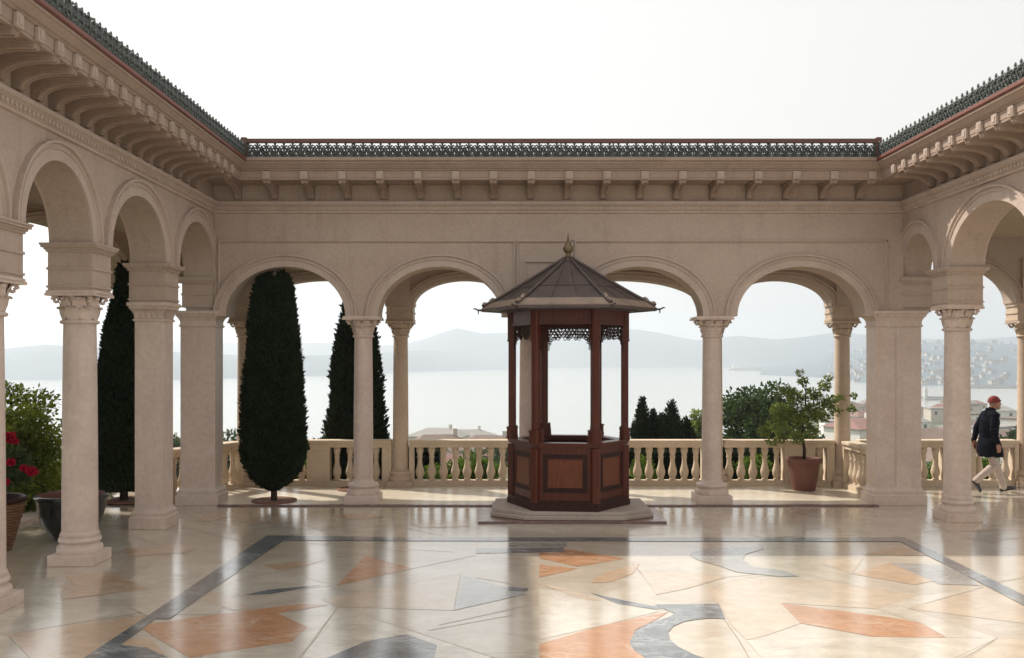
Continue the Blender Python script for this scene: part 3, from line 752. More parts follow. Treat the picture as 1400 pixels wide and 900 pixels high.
def hexring(mb, r_in, r_out, z0, z1, mi=0):
    vs = []; 
    for z in (z0,z1):
        for r in (r_in, r_out): vs += [(*hexp(r,k),z) for k in range(6)]
    fs = []
    for k in range(6):
        j = (k+1)%6
        fs += [(k,j,6+j,6+k),(12+k,18+k,18+j,12+j),(6+k,6+j,18+j,18+k),(k,12+k,12+j,j)]
    mb.add(vs, fs, mi)
mb = MB()
hexring(mb, KR-.12, KR+.075, .0, .085); hexring(mb, KR-.12, KR+.06, .0855, .13); hexring(mb, KR-.12, KR+.04, .1305, .155); obj('plinth', mb, M['wooddark'], ks, True)
mb = MB(); mb.prism([hexp(KR-.05,k) for k in range(6)], .10, .16); obj('floor_boards', mb, M['wood'], ks, True)
SILL = 1.02
for k in range(6):
    mb = MB(); L = KR
    fbox(mb, k, .05, L-.05, -.05, -.012, .155, SILL-.08, 0)
    fbox(mb, k, .06, L-.06, -.05, .012, .155, .27, 0); fbox(mb, k, .06, L-.06, -.05, .012, SILL-.17, SILL-.07, 0)
    for s in (.06, L-.115): fbox(mb, k, s, s+.055, -.05, .0115, .27, SILL-.17, 0)
    # moulded frame steps and raised field
    q = [(.115,.022),(.138,.010),(.16,.017)]
    for s, o_ in q:
        zb, zt_ = .27+(s-.115), SILL-.17-(s-.115)
        for (a0,a1,b0,b1) in ((s,L-s,zb,zb+.022),(s,L-s,zt_-.022,zt_)): fbox(mb, k, a0, a1, -.02, o_, b0, b1, 2)
        for a0 in (s, L-s-.022): fbox(mb, k, a0, a0+.022, -.02, o_-.001, zb+.022, zt_-.022, 2)
    fbox(mb, k, .19, L-.19, -.02, .006, .345, SILL-.245, 1, KR, .012)
    obj('side_panel', mb, [M['wood'], M['woodlight'], M['wooddark']], ks, True)
mb = MB(); hexring(mb, KR-.13, KR+.045, SILL-.07, SILL-.035); hexring(mb, KR-.15, KR+.065, SILL-.0345, SILL); obj('sill', mb, M['wood'], ks, True)
ZT = 3.02   # top of posts (local)
for k in range(6):
    x, y = hexp(KR-.01, k); ang = -2*PI/3 + k*PI/3 + KT
    mb = MB()
    def post(w, z0, z1, ch=.018):
        h = w/2; oc8 = [(-h+ch,-h),(h-ch,-h),(h,-h+ch),(h,h-ch),(h-ch,h),(-h+ch,h),(-h,h-ch),(-h,-h+ch)]
        c, s = math.cos(ang), math.sin(ang)
        mb.prism([(x+c*p-s*q, y+s*p+c*q) for p, q in oc8], z0, z1)
    post(.135, .12, SILL-.08); post(.17, SILL-.001, SILL+.05); post(.16, SILL+.0505, SILL+.16); post(.175, SILL+.1605, SILL+.185)
    post(.116, SILL+.1855, ZT-.46, .022); post(.15, ZT-.4605, ZT-.43); post(.138, ZT-.4295, ZT-.02); post(.16, ZT-.0195, ZT+.03)
    obj('post', mb, M['wood'], ks, True)
# frieze boards with relief lattice
mb = MB(); hexring(mb, KR-.07, KR+.03, ZT-.20, ZT+.02); FRZ = obj('frieze', mb, M['wood'], ks, True)
for r_, z0_, z1_ in ((.05, ZT-.215, ZT-.185), (.07, ZT+.021, ZT+.05)):
    mb = MB(); hexring(mb, KR-.08, KR+r_, z0_, z1_); obj('frieze_moulding', mb, M['wood'], FRZ, True)
mb = MB()
for k in range(6):
    for i in range(12):
        u = .1 + (KR-.2)*(i+.5)/12
        a, b, t, n = face_frame(k, KR)
        for zz in (ZT-.145, ZT-.075, ZT-.01):
            c = a + t*(u+(.03 if zz == ZT-.075 else 0)) + n*.032
            pts = [c + t*(.026*math.cos(w)) + Vector((0,0,.03*math.sin(w))) for w in np.linspace(0,2*PI,9)[:-1]]
            mb.tube(pts, .008, 4, 0, True)
obj('carving', mb, M['wood'], FRZ, True)
def lace(mb, k, z_top):
    a, b, t, n = face_frame(k, KR-.01)
    def P(u, z): p = a + t*u; return (p.x, p.y, z)
    L = KR
    u0, u1 = .075, L-.075; cols = 13; st = (u1-u0)/cols
    mb.tube([P(u0,z_top-.01),P(u1,z_top-.01)], .012, 4)
    for r in range(4):
        for i in range(cols):
            u = u0 + st*(i + (.5 if r%2 == 0 else .0 if i else .5)); 
            if r == 3 and (i//1)%3 == 0: continue
            z = z_top - .045 - r*.048
            ed = min(u-u0, u1-u)
            rx, rz_ = st*.46, .027
            pts = [P(u+rx*math.cos(w), z+rz_*math.sin(w)) for w in np.linspace(0,2*PI,9)[:-1]]
            mb.tube(pts, .0075, 4, 0, True)
            if (i+r)%2 == 0: mb.tube([P(u-rx*.7,z-rz_*.7),P(u,z+.004),P(u+rx*.7,z+rz_*.7)], .007, 4)
    # corner drops beside the posts
    for side in (0,1):
        for j in range(7):
            for q in range(max(1, 3-j//2)):
                u = (.085+.03*q) if side == 0 else L-.085-.03*q
                z = z_top - .19 - j*.03
                pts = [P(u+.016*math.cos(w), z+.015*math.sin(w)) for w in np.linspace(0,2*PI,8)[:-1]]
                mb.tube(pts, .0075, 4, 0, True)
for k in range(6):
    mb = MB(); lace(mb, k, ZT-.21); obj('lace_valance', mb, M['wooddark'], ks, True)
    # little scrolled brackets at the foot of the posts
    mb = MB()
    for s in (.10, KR-.10):
        a, b, t, n = face_frame(k, KR-.01)
        for j in range(4):
            w = .045-.009*j; fbox(mb, k, s-w/2, s+w/2, -.02, .02, SILL+.05*j, SILL+.05*j+.045, 0, KR-.01, .008)
    obj('foot_bracket', mb, M['wood'], ks, True)
# roof
ER = 1.39; EZ = 3.085; AZ = 3.87
rf = MB()
def roofpt(k, s, dz=0):                              # s=0 apex .. 1 eave, slightly concave
    r = .05 + (ER-.05)*s; z = AZ - (AZ-EZ)*(1-(1-s)**1.06) * 1.0 + .0
    x, y = hexp(r, k); return Vector((x,y,z+dz))
for k in range(6):
    n = 8; vs = []; fs = []
    for i in range(n+1):
        s = i/n*.93; p, q = roofpt(k,s), roofpt(k+1,s)
        for j in range(7): vs.append(p.lerp(q,j/6))
    for i in range(n):
        for j in range(6): fs.append((i*7+j,i*7+j+1,(i+1)*7+j+1,(i+1)*7+j))
    rf.add(vs, fs, 0)
    # standing seams of the sheets
    for i in (5,):
        s = i/n*.93; p, q = roofpt(k,s,.006), roofpt(k+1,s,.006); rf.tube([p,q], .006, 4)
    for j in (2,4):
        pts = [roofpt(k,i/8*.93,.005).lerp(roofpt(k+1,i/8*.93,.005), j/6) for i in range(2,9)]
        rf.tube(pts, .005, 4)
ro = obj('roof', rf, M['lead'], ks, True)
for k in range(6):
    mb = MB(); mb.tube([roofpt(k,i/10*.985,.02) for i in range(11)], [.026]*9+[.03,.034], 8); obj('hip_rib', mb, M['lead'], ro, True)
    mb = MB(); s0, s1 = .86, .998
    vs = []
    for s, dz in ((s0,.012),(s1,.006)): vs += [roofpt(k,s,dz).lerp(roofpt(k+1,s,dz), q) for q in (0.0,1.0)]
    vs += [v - Vector((0,0,.014)) for v in vs]
    mb.add(vs, [(0,1,3,2),(4,5,7,6),(0,1,5,4),(2,3,7,6),(0,2,6,4),(1,3,7,5)])
    obj('eave_flashing', mb, M['flash'], ro, True)
    mb = MB(); p = roofpt(k,.84,.04); q = roofpt(k,.99,.035); mb.tube([p.lerp(q,t_)+Vector((0,0,.022*math.sin(t_*9))) for t_ in np.linspace(0,1,8)], [.016,.022,.028,.025,.029,.031,.028,.014], 7); obj('rib_cap', mb, M['flash'], ro, True)
    mb = MB(); d = Vector((*hexp(1,k),0)).normalized(); e = roofpt(k,.99,-.03)
    mb.tube([e, e+d*.07+Vector((0,0,.005)), e+d*.12+Vector((0,0,.03)), e+d*.15+Vector((0,0,.02))], [.018,.014,.012,.004], 6); mb.tube([e+d*.06,e+d*.06-Vector((0,0,.06))],[.012,.008],5); obj('eave_spike', mb, M['lead'], ro, True)
mb = MB(); hexring(mb, ER-.06, ER-.005, EZ-.05, EZ+.0); hexring(mb, .9, ER-.05, EZ-.035, EZ-.015); hexring(mb, KR-.02, KR+.2, EZ-.06, EZ-.036); obj('soffit', mb, M['lead'], ro, True)
mb = MB(); z = AZ-.03; mb.lathe([(.06,z-.04),(.075,z),(.085,z+.02),(.05,z+.045),(.035,z+.07),(.045,z+.085),(.028,z+.1),(.055,z+.13),(.082,z+.17),(.075,z+.215),(.045,z+.26),(.024,z+.31),(.012,z+.38),(.004,z+.45),(.001,z+.46)], 20); obj('finial', mb, M['bronze'], ro, True)

# ------------------------------------------------------------------ foliage
def leaves(mb, pts, nrm, size, asp=.5, mi=0, droop=.3, jit=.6):
    pts = np.asarray(pts); n = len(pts); nrm = np.asarray(nrm)
    rnd = np.random.normal(size=(n,3)); d = nrm + rnd*jit; d[:,2] -= droop
    d /= np.linalg.norm(d,axis=1)[:,None] + 1e-9
    r2 = np.random.normal(size=(n,3)); s = np.cross(d, r2); s /= np.linalg.norm(s,axis=1)[:,None] + 1e-9
    nn = np.cross(s, d)
    L = size*np.random.uniform(.65,1.3,n)[:,None]; W = L*asp
    a = pts; b = pts + d*L*.5 + s*W*.5 + nn*L*.06; c = pts + d*L; e = pts + d*L*.5 - s*W*.5 + nn*L*.06
    o = len(mb.v)
    V = np.stack([a,b,c,e],1).reshape(-1,3)
    mb.v += [tuple(v) for v in V.tolist()]
    mb.f += [(o+4*i,o+4*i+1,o+4*i+2,o+4*i+3) for i in range(n)]; mb.m += [mi]*n; mb.sm += [False]*n
def cypress(label, loc, prof, n, size, seed, wob=.12, trunk=(.06,.2), mat='cypress', name='cypress_tree', group=None, cat='tree', core=.88, tops=None):
    """prof: list of (z, radius); leaf sprays on and just inside an uneven shell, over a dark inner mass"""
    t = thing(name, label, cat, loc, 0, group)
    zs = [p[0] for p in prof]; rs = [p[1] for p in prof]
    rad = lambda z: float(np.interp(z, zs, rs))
    def wr(a, z): 
        v = noise.noise(Vector((math.cos(a)*1.7+seed*9, math.sin(a)*1.7, z*1.5)))
        w = noise.noise(Vector((math.cos(a)*4+seed*3, math.sin(a)*4, z*4.5)))
        return 1 + wob*v*1.2 + wob*.7*w
    mb = MB(); rings = []; na = 28
    for i in range(41):
        z = zs[0] + (zs[-1]-zs[0])*i/40
        rings.append([(max(.01,rad(z)*core*wr(2*PI*k/na,z))*math.cos(2*PI*k/na), max(.01,rad(z)*core*wr(2*PI*k/na,z))*math.sin(2*PI*k/na), z) for k in range(na)])
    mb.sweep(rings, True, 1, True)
    # area-weighted heights
    zz = np.linspace(zs[0], zs[-1], 400); w = np.interp(zz, zs, rs)+.05; w /= w.sum()
    Z = np.random.choice(zz, n, p=w) + np.random.uniform(-.01,.01,n); A_ = np.random.uniform(0,2*PI,n)
    P = []; Nn = []
    for a, z in zip(A_, Z):
        r = rad(z)*wr(a,z)*random.uniform(core-.04,1.0)
        P.append((r*math.cos(a), r*math.sin(a), z)); Nn.append((math.cos(a)*.55, math.sin(a)*.55, .9))
    if tops:
        for (tx, ty, tz, tr, cnt) in tops:
            for q in range(cnt):
                v = Vector(np.random.normal(size=3)).normalized()*tr*random.uniform(.5,1); P.append((tx+v.x*.8, ty+v.y*.8, tz+v.z)); Nn.append((v.x*2, v.y*2, 1))
    leaves(mb, P, Nn, size, .42, 0, 0, .35)
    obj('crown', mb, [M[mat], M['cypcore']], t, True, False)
    mb = MB(); mb.tube([(0,0,-.15),(.008,0,trunk[1]*.5),(0,.005,trunk[1]+.25)], [trunk[0]*1.15,trunk[0],trunk[0]*.9], 10); obj('trunk', mb, M['bark'], t, True)
    return t
GC = 'clipped cypresses on the terrace'
# left cypress (narrow cone), flat-topped cypress in the first arch, cypress beyond the balustrade
c1d = 16.1; cx1 = X_(164, c1d)
cypress('tall narrow cypress between the thick column and the square pillar', (cx1,c1d+.15,0), [(.2,.36),(.32,.50),(.9,.53),(1.6,.49),(2.3,.40),(3.0,.27),(3.5,.15),(3.72,.10),(3.95,.09),(4.07,.03)], 15000, .085, 1, .10, (.07,.22), group=GC)
cypress('dark cypress with flat twin tipped top and rounded bottom in the first wide arch', (X_(374,16.2),16.2,.0), [(.2,.10),(.28,.24),(.42,.38),(.65,.50),(.85,.555),(1.1,.545),(1.6,.515),(2.2,.47),(2.8,.42),(3.3,.365),(3.65,.32),(3.78,.25),(3.80,.10)], 17000, .085, 2, .10, (.055,.26), group=GC, tops=[(-.15,0,3.80,.125,420),(-.13,0,3.86,.08,150),(.15,0,3.77,.14,420)])
yc3 = 19.0
cypress('tall tapering cypress standing beyond the balustrade behind a slim column', (X_(487,yc3),yc3,-.5), [(.2,.5),(.6,.60),(1.2,.64),(1.6,.60),(2.2,.50),(3.0,.42),(3.6,.32),(4.1,.2),(4.5,.07)], 15000, .095, 3, .17, (.08,.3), group=GC)
for (px, d, r, l) in ((375,16.2,.38,'round brown soil pit around the flat topped cypress'),(176,16.25,.42,'round brown soil pit under the left narrow cypress'),(486,17.62,.34,'round brown stone disc in front of the balustrade behind a slim column')):
    mb = MB(); mb.lathe([(r,.004),(r,.028),(r-.05,.034),(r-.06,.024),(.01,.022)], 36); o = obj('tree_pit', mb, M['pit']); o.location = (X_(px,d), d, .014); tag(o, l, 'tree pit', 'tree pits on the terrace')

def branchy(label, name, loc, trunkpts, trunk_r, clumps, nleaf, size, mat, cat='tree', asp=.55, limbs=True, group=None, droop=.25, flowers=None, shell=.55):
    t = thing(name, label, cat, loc, 0, group)
    mb = MB(); mb.tube(trunkpts, trunk_r, 8)
    top = Vector(trunkpts[-1]); mid = Vector(trunkpts[len(trunkpts)//2])
    if limbs:
        for (x,y,z,r) in clumps:
            c = Vector((x,y,z)); s = mid.lerp(top, random.uniform(.05,1.0)); 
            if s.z > c.z: s = mid
            m1 = s.lerp(c,.5) + Vector((random.uniform(-.06,.06),random.uniform(-.06,.06),random.uniform(0,.08)))*(r*2)
            q = trunk_r[-1]
            mb.tube([s,m1,c,c+Vector((random.uniform(-.5,.5)*r,random.uniform(-.5,.5)*r,r*.5))], [q*.8,q*.55,q*.35,q*.15], 5)
    obj('trunk', mb, M['bark'], t, True)
    mb = MB(); tot = sum(r**2 for *_, r in clumps); P = []; Nn = []
    for (x,y,z,r) in clumps:
        n = int(nleaf*r*r/tot)
        for i in range(n):
            v = Vector(np.random.normal(size=3)).normalized(); q = r*(shell + (1-shell)*random.random()**.6)*(1+.35*noise.noise(Vector((x,y,z))*2+v*2.2))
            P.append((x+v.x*q, y+v.y*q, z+v.z*q*.82)); Nn.append((v.x,v.y,v.z*.6+.2))
    leaves(mb, P, Nn, size, asp, 0, droop, .75)
    obj('crown', mb, M[mat], t, True, False)
    if flowers:
        for (x,y,z,r) in flowers:
            mb = MB(); n = 300; P = []; Nn = []
            for i in range(n):
                v = Vector(np.random.normal(size=3)).normalized(); q = r*random.uniform(.15,.75); P.append((x+v.x*q,y+v.y*q,z+v.z*q*.75)); Nn.append((v.x,v.y,v.z+.1))
            leaves(mb, P, Nn, r*.4, .95, 0, 0, .45); obj('blossom', mb, M['flower'], t, True, False)
    return t
def rc(n, c, sp, r0, r1, seed):
    rr = random.Random(seed); out = []
    for i in range(n):
        v = Vector((rr.gauss(0,1),rr.gauss(0,1),rr.gauss(0,1))).normalized()*rr.random()**.45
        out.append((c[0]+v.x*sp[0], c[1]+v.y*sp[1], c[2]+v.z*sp[2], rr.uniform(r0,r1)))
    return out
# big leafy bush beyond the left kerb
branchy('big yellow green leafy bush beyond the left kerb of the terrace', 'leafy_bush', (-8.0,15.3,-.9), [(0,0,0),(0,0,.7),(.05,0,1.5)], [.12,.09,.05],
        rc(34,(0,0,1.35),(.7,1.0,1.0),.35,.55,3)+rc(22,(0,-.2,1.95),(.65,.75,.55),.28,.42,4)+[(-.4,-.3,2.55,.36),(.35,.2,2.6,.33),(-.1,.3,2.75,.25),(.55,-.3,2.35,.35)], 52000, .075, 'bush', 'bush', shell=.2)
branchy('second green bush behind the black glazed pot', 'leafy_bush', (-7.75,16.6,-.9), [(0,0,0),(0,0,.6),(.05,0,1.2)], [.1,.08,.05], rc(18,(0,.2,1.0),(.5,.7,.75),.3,.5,5), 14000, .075, 'bush', 'bush', shell=.3)
# added unseen trees left of the terrace, blocking sun from the gallery floor
for q, (x, y, cz, sx, sy, sz) in enumerate(((-10.95,14.0,5.6,1.35,1.5,2.2),(-13.6,19.6,12.6,1.7,1.9,1.8),(-10.6,11.2,5.4,1.5,1.6,2.0),(-12.6,15.6,8.6,1.4,2.0,1.6))):
    branchy(['broad leafy tree off the left side of the terrace shading the gallery','tallest leafy tree farther back off the left side','broad leafy tree nearest the viewer off the left side','leafy tree behind the others off the left side'][q], 'leafy_tree', (x,y,-.9), [(0,0,0),(.1,0,1.6),(0,.1,3.2),(.1,0,cz-.4)], [.22,.17,.13,.08],
        rc(30,(0,0,cz+.9),(sx,sy,sz),.6,.85,20+q), 9000, .36, 'far_leaf', 'tree', group='shade trees off the left side', shell=.15)
# potted small tree
px_, pd = X_(1099,17.55), 17.55
pt = thing('flower_pot', 'terracotta pot with rolled rim holding the small tree by the balustrade', 'pot', (px_,pd,.016))
mb = MB(); mb.lathe([(.19,0),(.205,.02),(.225,.12),(.262,.36),(.285,.5),(.305,.505),(.318,.53),(.318,.575),(.305,.6),(.275,.6),(.268,.57),(.25,.52)], 36, caps=False); mb.lathe([(.19,0),(.001,0)],36,caps=False); mb.lathe([(.24,.40),(.245,.405),(.262,.41),(.252,.38)],36,caps=False); obj('pot_body', mb, M['terra'], pt, True)
mb = MB(); mb.lathe([(.257,.54),(.001,.555)], 24, caps=False); obj('soil', mb, M['soil'], pt, True)
k = pd/F
def pc(px, py, dy, r): return ((px-1099)*k, dy, Z_(py,pd)-.016, r)
branchy('small airy tree with light green leaves growing in the terracotta pot', 'small_tree', (px_,pd,.016), [(0,0,.5),(.01,0,.75),(-.03,.0,1.0),(.0,.02,1.3),(.03,0,1.6),(.04,0,1.95)], [.035,.03,.027,.022,.016,.008],
    [pc(1048,590,.1,.13),pc(1060,578,-.1,.17),pc(1075,590,.2,.17),pc(1068,562,.1,.17),pc(1085,565,-.15,.2),pc(1100,575,.1,.2),pc(1110,560,-.1,.19),pc(1125,570,.15,.16),pc(1090,545,.1,.17),pc(1112,540,0,.15),pc(1130,550,-.1,.15),pc(1097,522,0,.10),pc(1094,510,0,.07),pc(1128,528,.05,.12),pc(1132,518,.0,.07),pc(1078,535,0,.13),pc(1142,562,0,.1),pc(1150,545,.15,.09),pc(1162,558,-.1,.08),pc(1165,540,-.1,.06),pc(1112,590,.1,.14),pc(1090,598,0,.14),pc(1070,600,.1,.1),pc(1055,605,.0,.09)],
    5200, .058, 'tree', 'tree', .6, True, None, .2, shell=.15)
# black glazed pot
gx, gd = X_(98,12.95), 12.95
pt = thing('glazed_pot', 'large black glazed bowl pot behind the thick left column', 'pot', (gx,gd,0))
mb = MB(); mb.lathe([(.22,0),(.24,.02),(.30,.08),(.38,.22),(.425,.38),(.445,.52),(.47,.55),(.475,.585),(.45,.605),(.425,.60)], 40, caps=False); mb.lathe([(.22,0),(.001,0)],40,caps=False); obj('pot_body', mb, M['glaze'], pt, True)
mb = MB(); mb.lathe([(.427,.602),(.415,.59),(.40,.5),(.39,.45)], 40, caps=False); obj('inner_rim', mb, M['terra'], pt, True)
mb = MB(); mb.lathe([(.395,.46),(.2,.475),(.001,.48)], 30, caps=False); obj('soil', mb, M['soil'], pt, True)
# woven basket pot with red flowers at the left edge
bx, bd = -6.48, 12.1
pt = thing('basket_pot', 'tapering woven wicker pot with dark rim at the left edge', 'pot', (bx,bd,0))
mb = MB(); mb.lathe([(.15,0),(.17,.01),(.22,.2),(.28,.42),(.325,.58),(.33,.62)], 36, caps=False); mb.lathe([(.15,0),(.001,0)],36,caps=False)
for i in range(16):
    z = .03+i*.036; r = float(np.interp(z,[0,.2,.42,.6],[.16,.22,.28,.328]))
    mb.tube([((r+.008+.009*math.sin(k_*2.0+i*PI))*math.cos(2*PI*k_/36),(r+.008+.009*math.sin(k_*2.0+i*PI))*math.sin(2*PI*k_/36),z) for k_ in range(36)], .017, 5, 0, True)
obj('woven_body', mb, M['basket'], pt, True)
mb = MB(); mb.lathe([(.33,.61),(.365,.63),(.37,.67),(.34,.69),(.31,.675),(.305,.60)], 36, caps=False); obj('rim', mb, M['wooddark'], pt, True)
mb = MB(); mb.lathe([(.31,.62),(.001,.64)], 24, caps=False); obj('soil', mb, M['soil'], pt, True)
kb = bd/F; bpx = CX + bx/kb
def fc(px, py, r): return (X_(px,bd-.46)-bx, -.46, Z_(py,bd-.46), r)
branchy('bushy plant with bright red blossoms in the wicker pot', 'flowering_plant', (bx,bd,0), [(0,0,.6),(0,0,.8),(.03,0,1.2)], [.03,.025,.012],
    rc(12,(.02,0,1.05),(.26,.26,.34),.14,.22,9), 2600, .075, 'far_leaf', 'plant', .55, True, None, .2,
    [fc(12,598,.085),fc(20,603,.05),fc(15,632,.06),fc(33,640,.055),fc(44,645,.075),fc(7,660,.06),fc(-20,620,.08),fc(2,642,.05)], .3)
branchy('low rosy heather tuft at the foot of the nearest left column', 'heather_plant', (XL-.62,10.1,.0), [(0,0,0),(0,0,.08),(0,0,.12)], [.012,.01,.008], rc(7,(0,0,.12),(.12,.1,.07),.06,.1,11), 900, .045, 'bloom', 'plant', .4, False)

# plants beyond the balustrade
branchy('round dark green tree beyond the balustrade left of the potted tree', 'round_tree', (X_(1040,36),36,-2.2), [(0,0,0),(0,.1,1.2),(.1,0,2.4)], [.2,.16,.1], rc(34,(0,0,2.1),(1.5,1.2,1.35),.5,.75,31)+[(.9,0,1.6,.8),(1.8,0,1.2,.8),(2.4,0,.9,.7)], 15000, .17, 'far_leaf', 'tree', shell=.35)
branchy('loose pale green tree beyond the balustrade beside a slim column right of the kiosk', 'young_tree', (X_(958,30),30,-1.7), [(0,0,0),(0,.1,1.0),(.05,0,2.2)], [.09,.07,.04], rc(15,(0,0,1.7),(.55,.5,.95),.22,.4,33), 4200, .13, 'tree', 'tree', shell=.25)
gsm = 'small cone cypresses beyond the balustrade'
for (px, py, d, w, l) in ((878,545,25.5,.36,'small cone cypress nearest the kiosk, pointed and tall'),(893,562,26,.30,'shorter cone cypress, second from the kiosk'),(905,567,26.5,.34,'low cone cypress in the middle of the small row'),(918,549,25.3,.42,'broadest and tallest cone cypress of the small row'),(938,572,26,.42,'low rounded cypress at the right end of the small row')):
    z1 = Z_(py,d); base = -1.5; hh = z1-base
    cypress(l, (X_(px,d),d,base), [(.1,w*.8),(.5,w*1.05),(hh*.5,w*.95),(hh*.72,w*.68),(hh*.88,w*.36),(hh,.03)], 3000, .10, px*.1, .10, (.05,.2), 'cypress', 'cone_cypress', gsm)
gsh = 'green shrubs planted outside the balustrade'
sh = []
rr = random.Random(5)
spots = [(454,'bright green shrub showing between balusters below the tall cypress'),(610,'bright green shrub behind the balusters left of the kiosk'),(640,'rounded bright shrub in the second gap left of the kiosk'),(668,'small bright shrub right beside the kiosk base'),
         (875,'low green shrub just right of the kiosk'),(1028,'leafy green shrub behind balusters left of the potted tree'),(1118,'green shrub behind the terracotta pot'),(1278,'dark green shrub between corner pillar and right column'),(1345,'green shrub behind the walking man'),(1378,'bright green shrub at the right edge behind the balustrade'),(405,'green shrub behind the flat topped cypress')]
for q, (px, l) in enumerate(spots):
    d = 19.3; hgt = rr.uniform(.55,.8)
    branchy(l, 'shrub', (X_(px,d),d,-.75), [(0,0,0),(0,0,.3),(0,0,.6)], [.03,.025,.015], rc(9,(0,0,hgt+.1),(.22 if q not in (1,2) else .4,.25,.35),.14,.24,50+q), 1500, .075, 'shrub', 'shrub', .55, False, gsh, .1, shell=.3)
# dark hedge behind the right hand balusters
hd = thing('hedge', 'dark clipped hedge seen through the balusters right of the kiosk', 'hedge', (X_(960,20.2),20.2,-1.0))
mb = MB(); x0, x1 = X_(850,20.2)-X_(960,20.2), X_(1075,20.2)-X_(960,20.2)
mb.box(x0,x1,-.3,.3,0,1.48,1)
P = []; Nn = []
for i in range(9000):
    x = random.uniform(x0-.05,x1+.05); z = random.uniform(0.2,1.55); 
    if random.random() < .25: P.append((x,random.uniform(-.35,.35),1.5+random.uniform(-.03,.06))); Nn.append((0,0,1))
    else: P.append((x,-.33+random.uniform(-.06,.03),z)); Nn.append((0,-1,.3))
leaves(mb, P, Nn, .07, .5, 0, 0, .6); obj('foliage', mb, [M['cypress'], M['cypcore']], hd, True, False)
hd2 = thing('hedge', 'short dark clipped hedge seen through the balusters left of the kiosk', 'hedge', (X_(578,20.2),20.2,-1.0))
mb = MB(); mb.box(-.36,.36,-.3,.3,0,1.5,1); P = []; Nn = []
for i in range(2400):
    if random.random() < .25: P.append((random.uniform(-.38,.38),random.uniform(-.35,.35),1.5)); Nn.append((0,0,1))
    else: P.append((random.uniform(-.4,.4),-.33+random.uniform(-.06,.03),random.uniform(.2,1.55))); Nn.append((0,-1,.3))
leaves(mb, P, Nn, .07, .5, 0, 0, .6); obj('foliage', mb, [M['cypress'], M['cypcore']], hd2, True, False)

# ------------------------------------------------------------------ land, sea, hills
SEA = -30.0
def zland(x, y):
    d = math.hypot(x, y); nz = noise.noise(Vector((x*.012,y*.012,0)))*1.6 + noise.noise(Vector((x*.05,y*.05,3)))*.35
    s = min(1, max(0, (d-24)/290)); base = -1.0 - 30.2*s**.96 + nz*min(1,max(0,(d-26)/60))
    a = x/max(y,1)
    right = min(1, max(0, (a-.30)/.07))
    if right > 0 and y > 150: base = max(base, (-27.6 + nz*.4)*right + base*(1-right)) if d < 560 else base
    return base
mb = MB(); xs = list(np.concatenate([np.linspace(-420,-40,24), np.linspace(-30,40,36), np.linspace(50,620,46)])); ys = list(np.concatenate([np.linspace(-50,17,6), np.linspace(18.8,60,24), np.linspace(66,640,60)]))
vs = []; 
for y in ys:
    for x in xs:
        z = zland(x,y)
        if -9 < x < 13 and -6 < y < 19.2: z = -1.6
        vs.append((x,y,z))
nx = len(xs); mb.add(vs, [(j*nx+i,j*nx+i+1,(j+1)*nx+i+1,(j+1)*nx+i) for j in range(len(ys)-1) for i in range(nx-1)], 0, True)
tag(obj('hillside_ground', mb, M['grass'], None, False, False), 'green hillside falling from the terrace to the bay', 'ground', None, 'structure')
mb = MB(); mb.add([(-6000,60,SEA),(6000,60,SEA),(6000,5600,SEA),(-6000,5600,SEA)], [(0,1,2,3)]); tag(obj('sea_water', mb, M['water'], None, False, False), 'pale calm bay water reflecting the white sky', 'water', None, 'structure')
HILLF = {}
def hills(name, label, px0, px1, top, shore, depth, seed, pk=.55, n=150, m_=34):
    tx, ty = zip(*top); sx, sy = zip(*shore); mb = MB(); vs = []
    def P(px, t):
        d0 = (H-SEA)*F/(np.interp(px,sx,sy)-CY); d = d0 + depth*t; dp = d0 + depth*pk
        zt_ = H + (CY-np.interp(px,tx,ty)-0)*dp/F
        prof = math.sin(min(t/pk,1)*PI/2)**1.15 if t <= pk else math.cos((t-pk)/(1-pk)*PI/2)**.8
        x = (px-CX)*d/F
        nz = (noise.fractal(Vector((x*.0022+seed, d*.0022, seed)), .9, 2.1, 5))*.16
        z = SEA - 1 + (zt_-SEA+1)*prof*(1+nz*(1.0 if t < .98 else 0)*(.35 if abs(t-pk) < .08 else 1))
        return (x, d, max(z, SEA-1))
    for i in range(n+1):
        for j in range(m_+1): vs.append(P(px0+(px1-px0)*i/n, j/m_))
    mb.add(vs, [(i*(m_+1)+j,(i+1)*(m_+1)+j,(i+1)*(m_+1)+j+1,i*(m_+1)+j+1) for i in range(n) for j in range(m_)], 0, True)
    tag(obj(name, mb, M[{'headland':'headland','mountain_ridge':'ridge'}.get(name,'headland')], None, False, False), label, 'hills', None, 'structure'); HILLF[name] = P
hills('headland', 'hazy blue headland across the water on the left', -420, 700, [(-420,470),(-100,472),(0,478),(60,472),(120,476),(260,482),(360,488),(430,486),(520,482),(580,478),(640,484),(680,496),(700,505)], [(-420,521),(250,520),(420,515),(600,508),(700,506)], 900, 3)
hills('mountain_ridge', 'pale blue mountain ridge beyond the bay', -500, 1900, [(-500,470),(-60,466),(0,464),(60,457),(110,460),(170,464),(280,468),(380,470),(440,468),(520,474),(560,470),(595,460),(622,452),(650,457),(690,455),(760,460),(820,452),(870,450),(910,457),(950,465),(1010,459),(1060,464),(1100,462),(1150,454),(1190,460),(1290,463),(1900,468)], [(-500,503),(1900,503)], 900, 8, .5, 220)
hills('town_hills', 'hazy hills carrying the far town on the right', 1040, 2000, [(1040,500),(1090,496),(1130,486),(1190,476),(1250,470),(1300,466),(1360,470),(1420,476),(2000,470)], [(1040,514),(1120,517),(1180,524),(1260,528),(2000,530)], 1500, 15, .8)

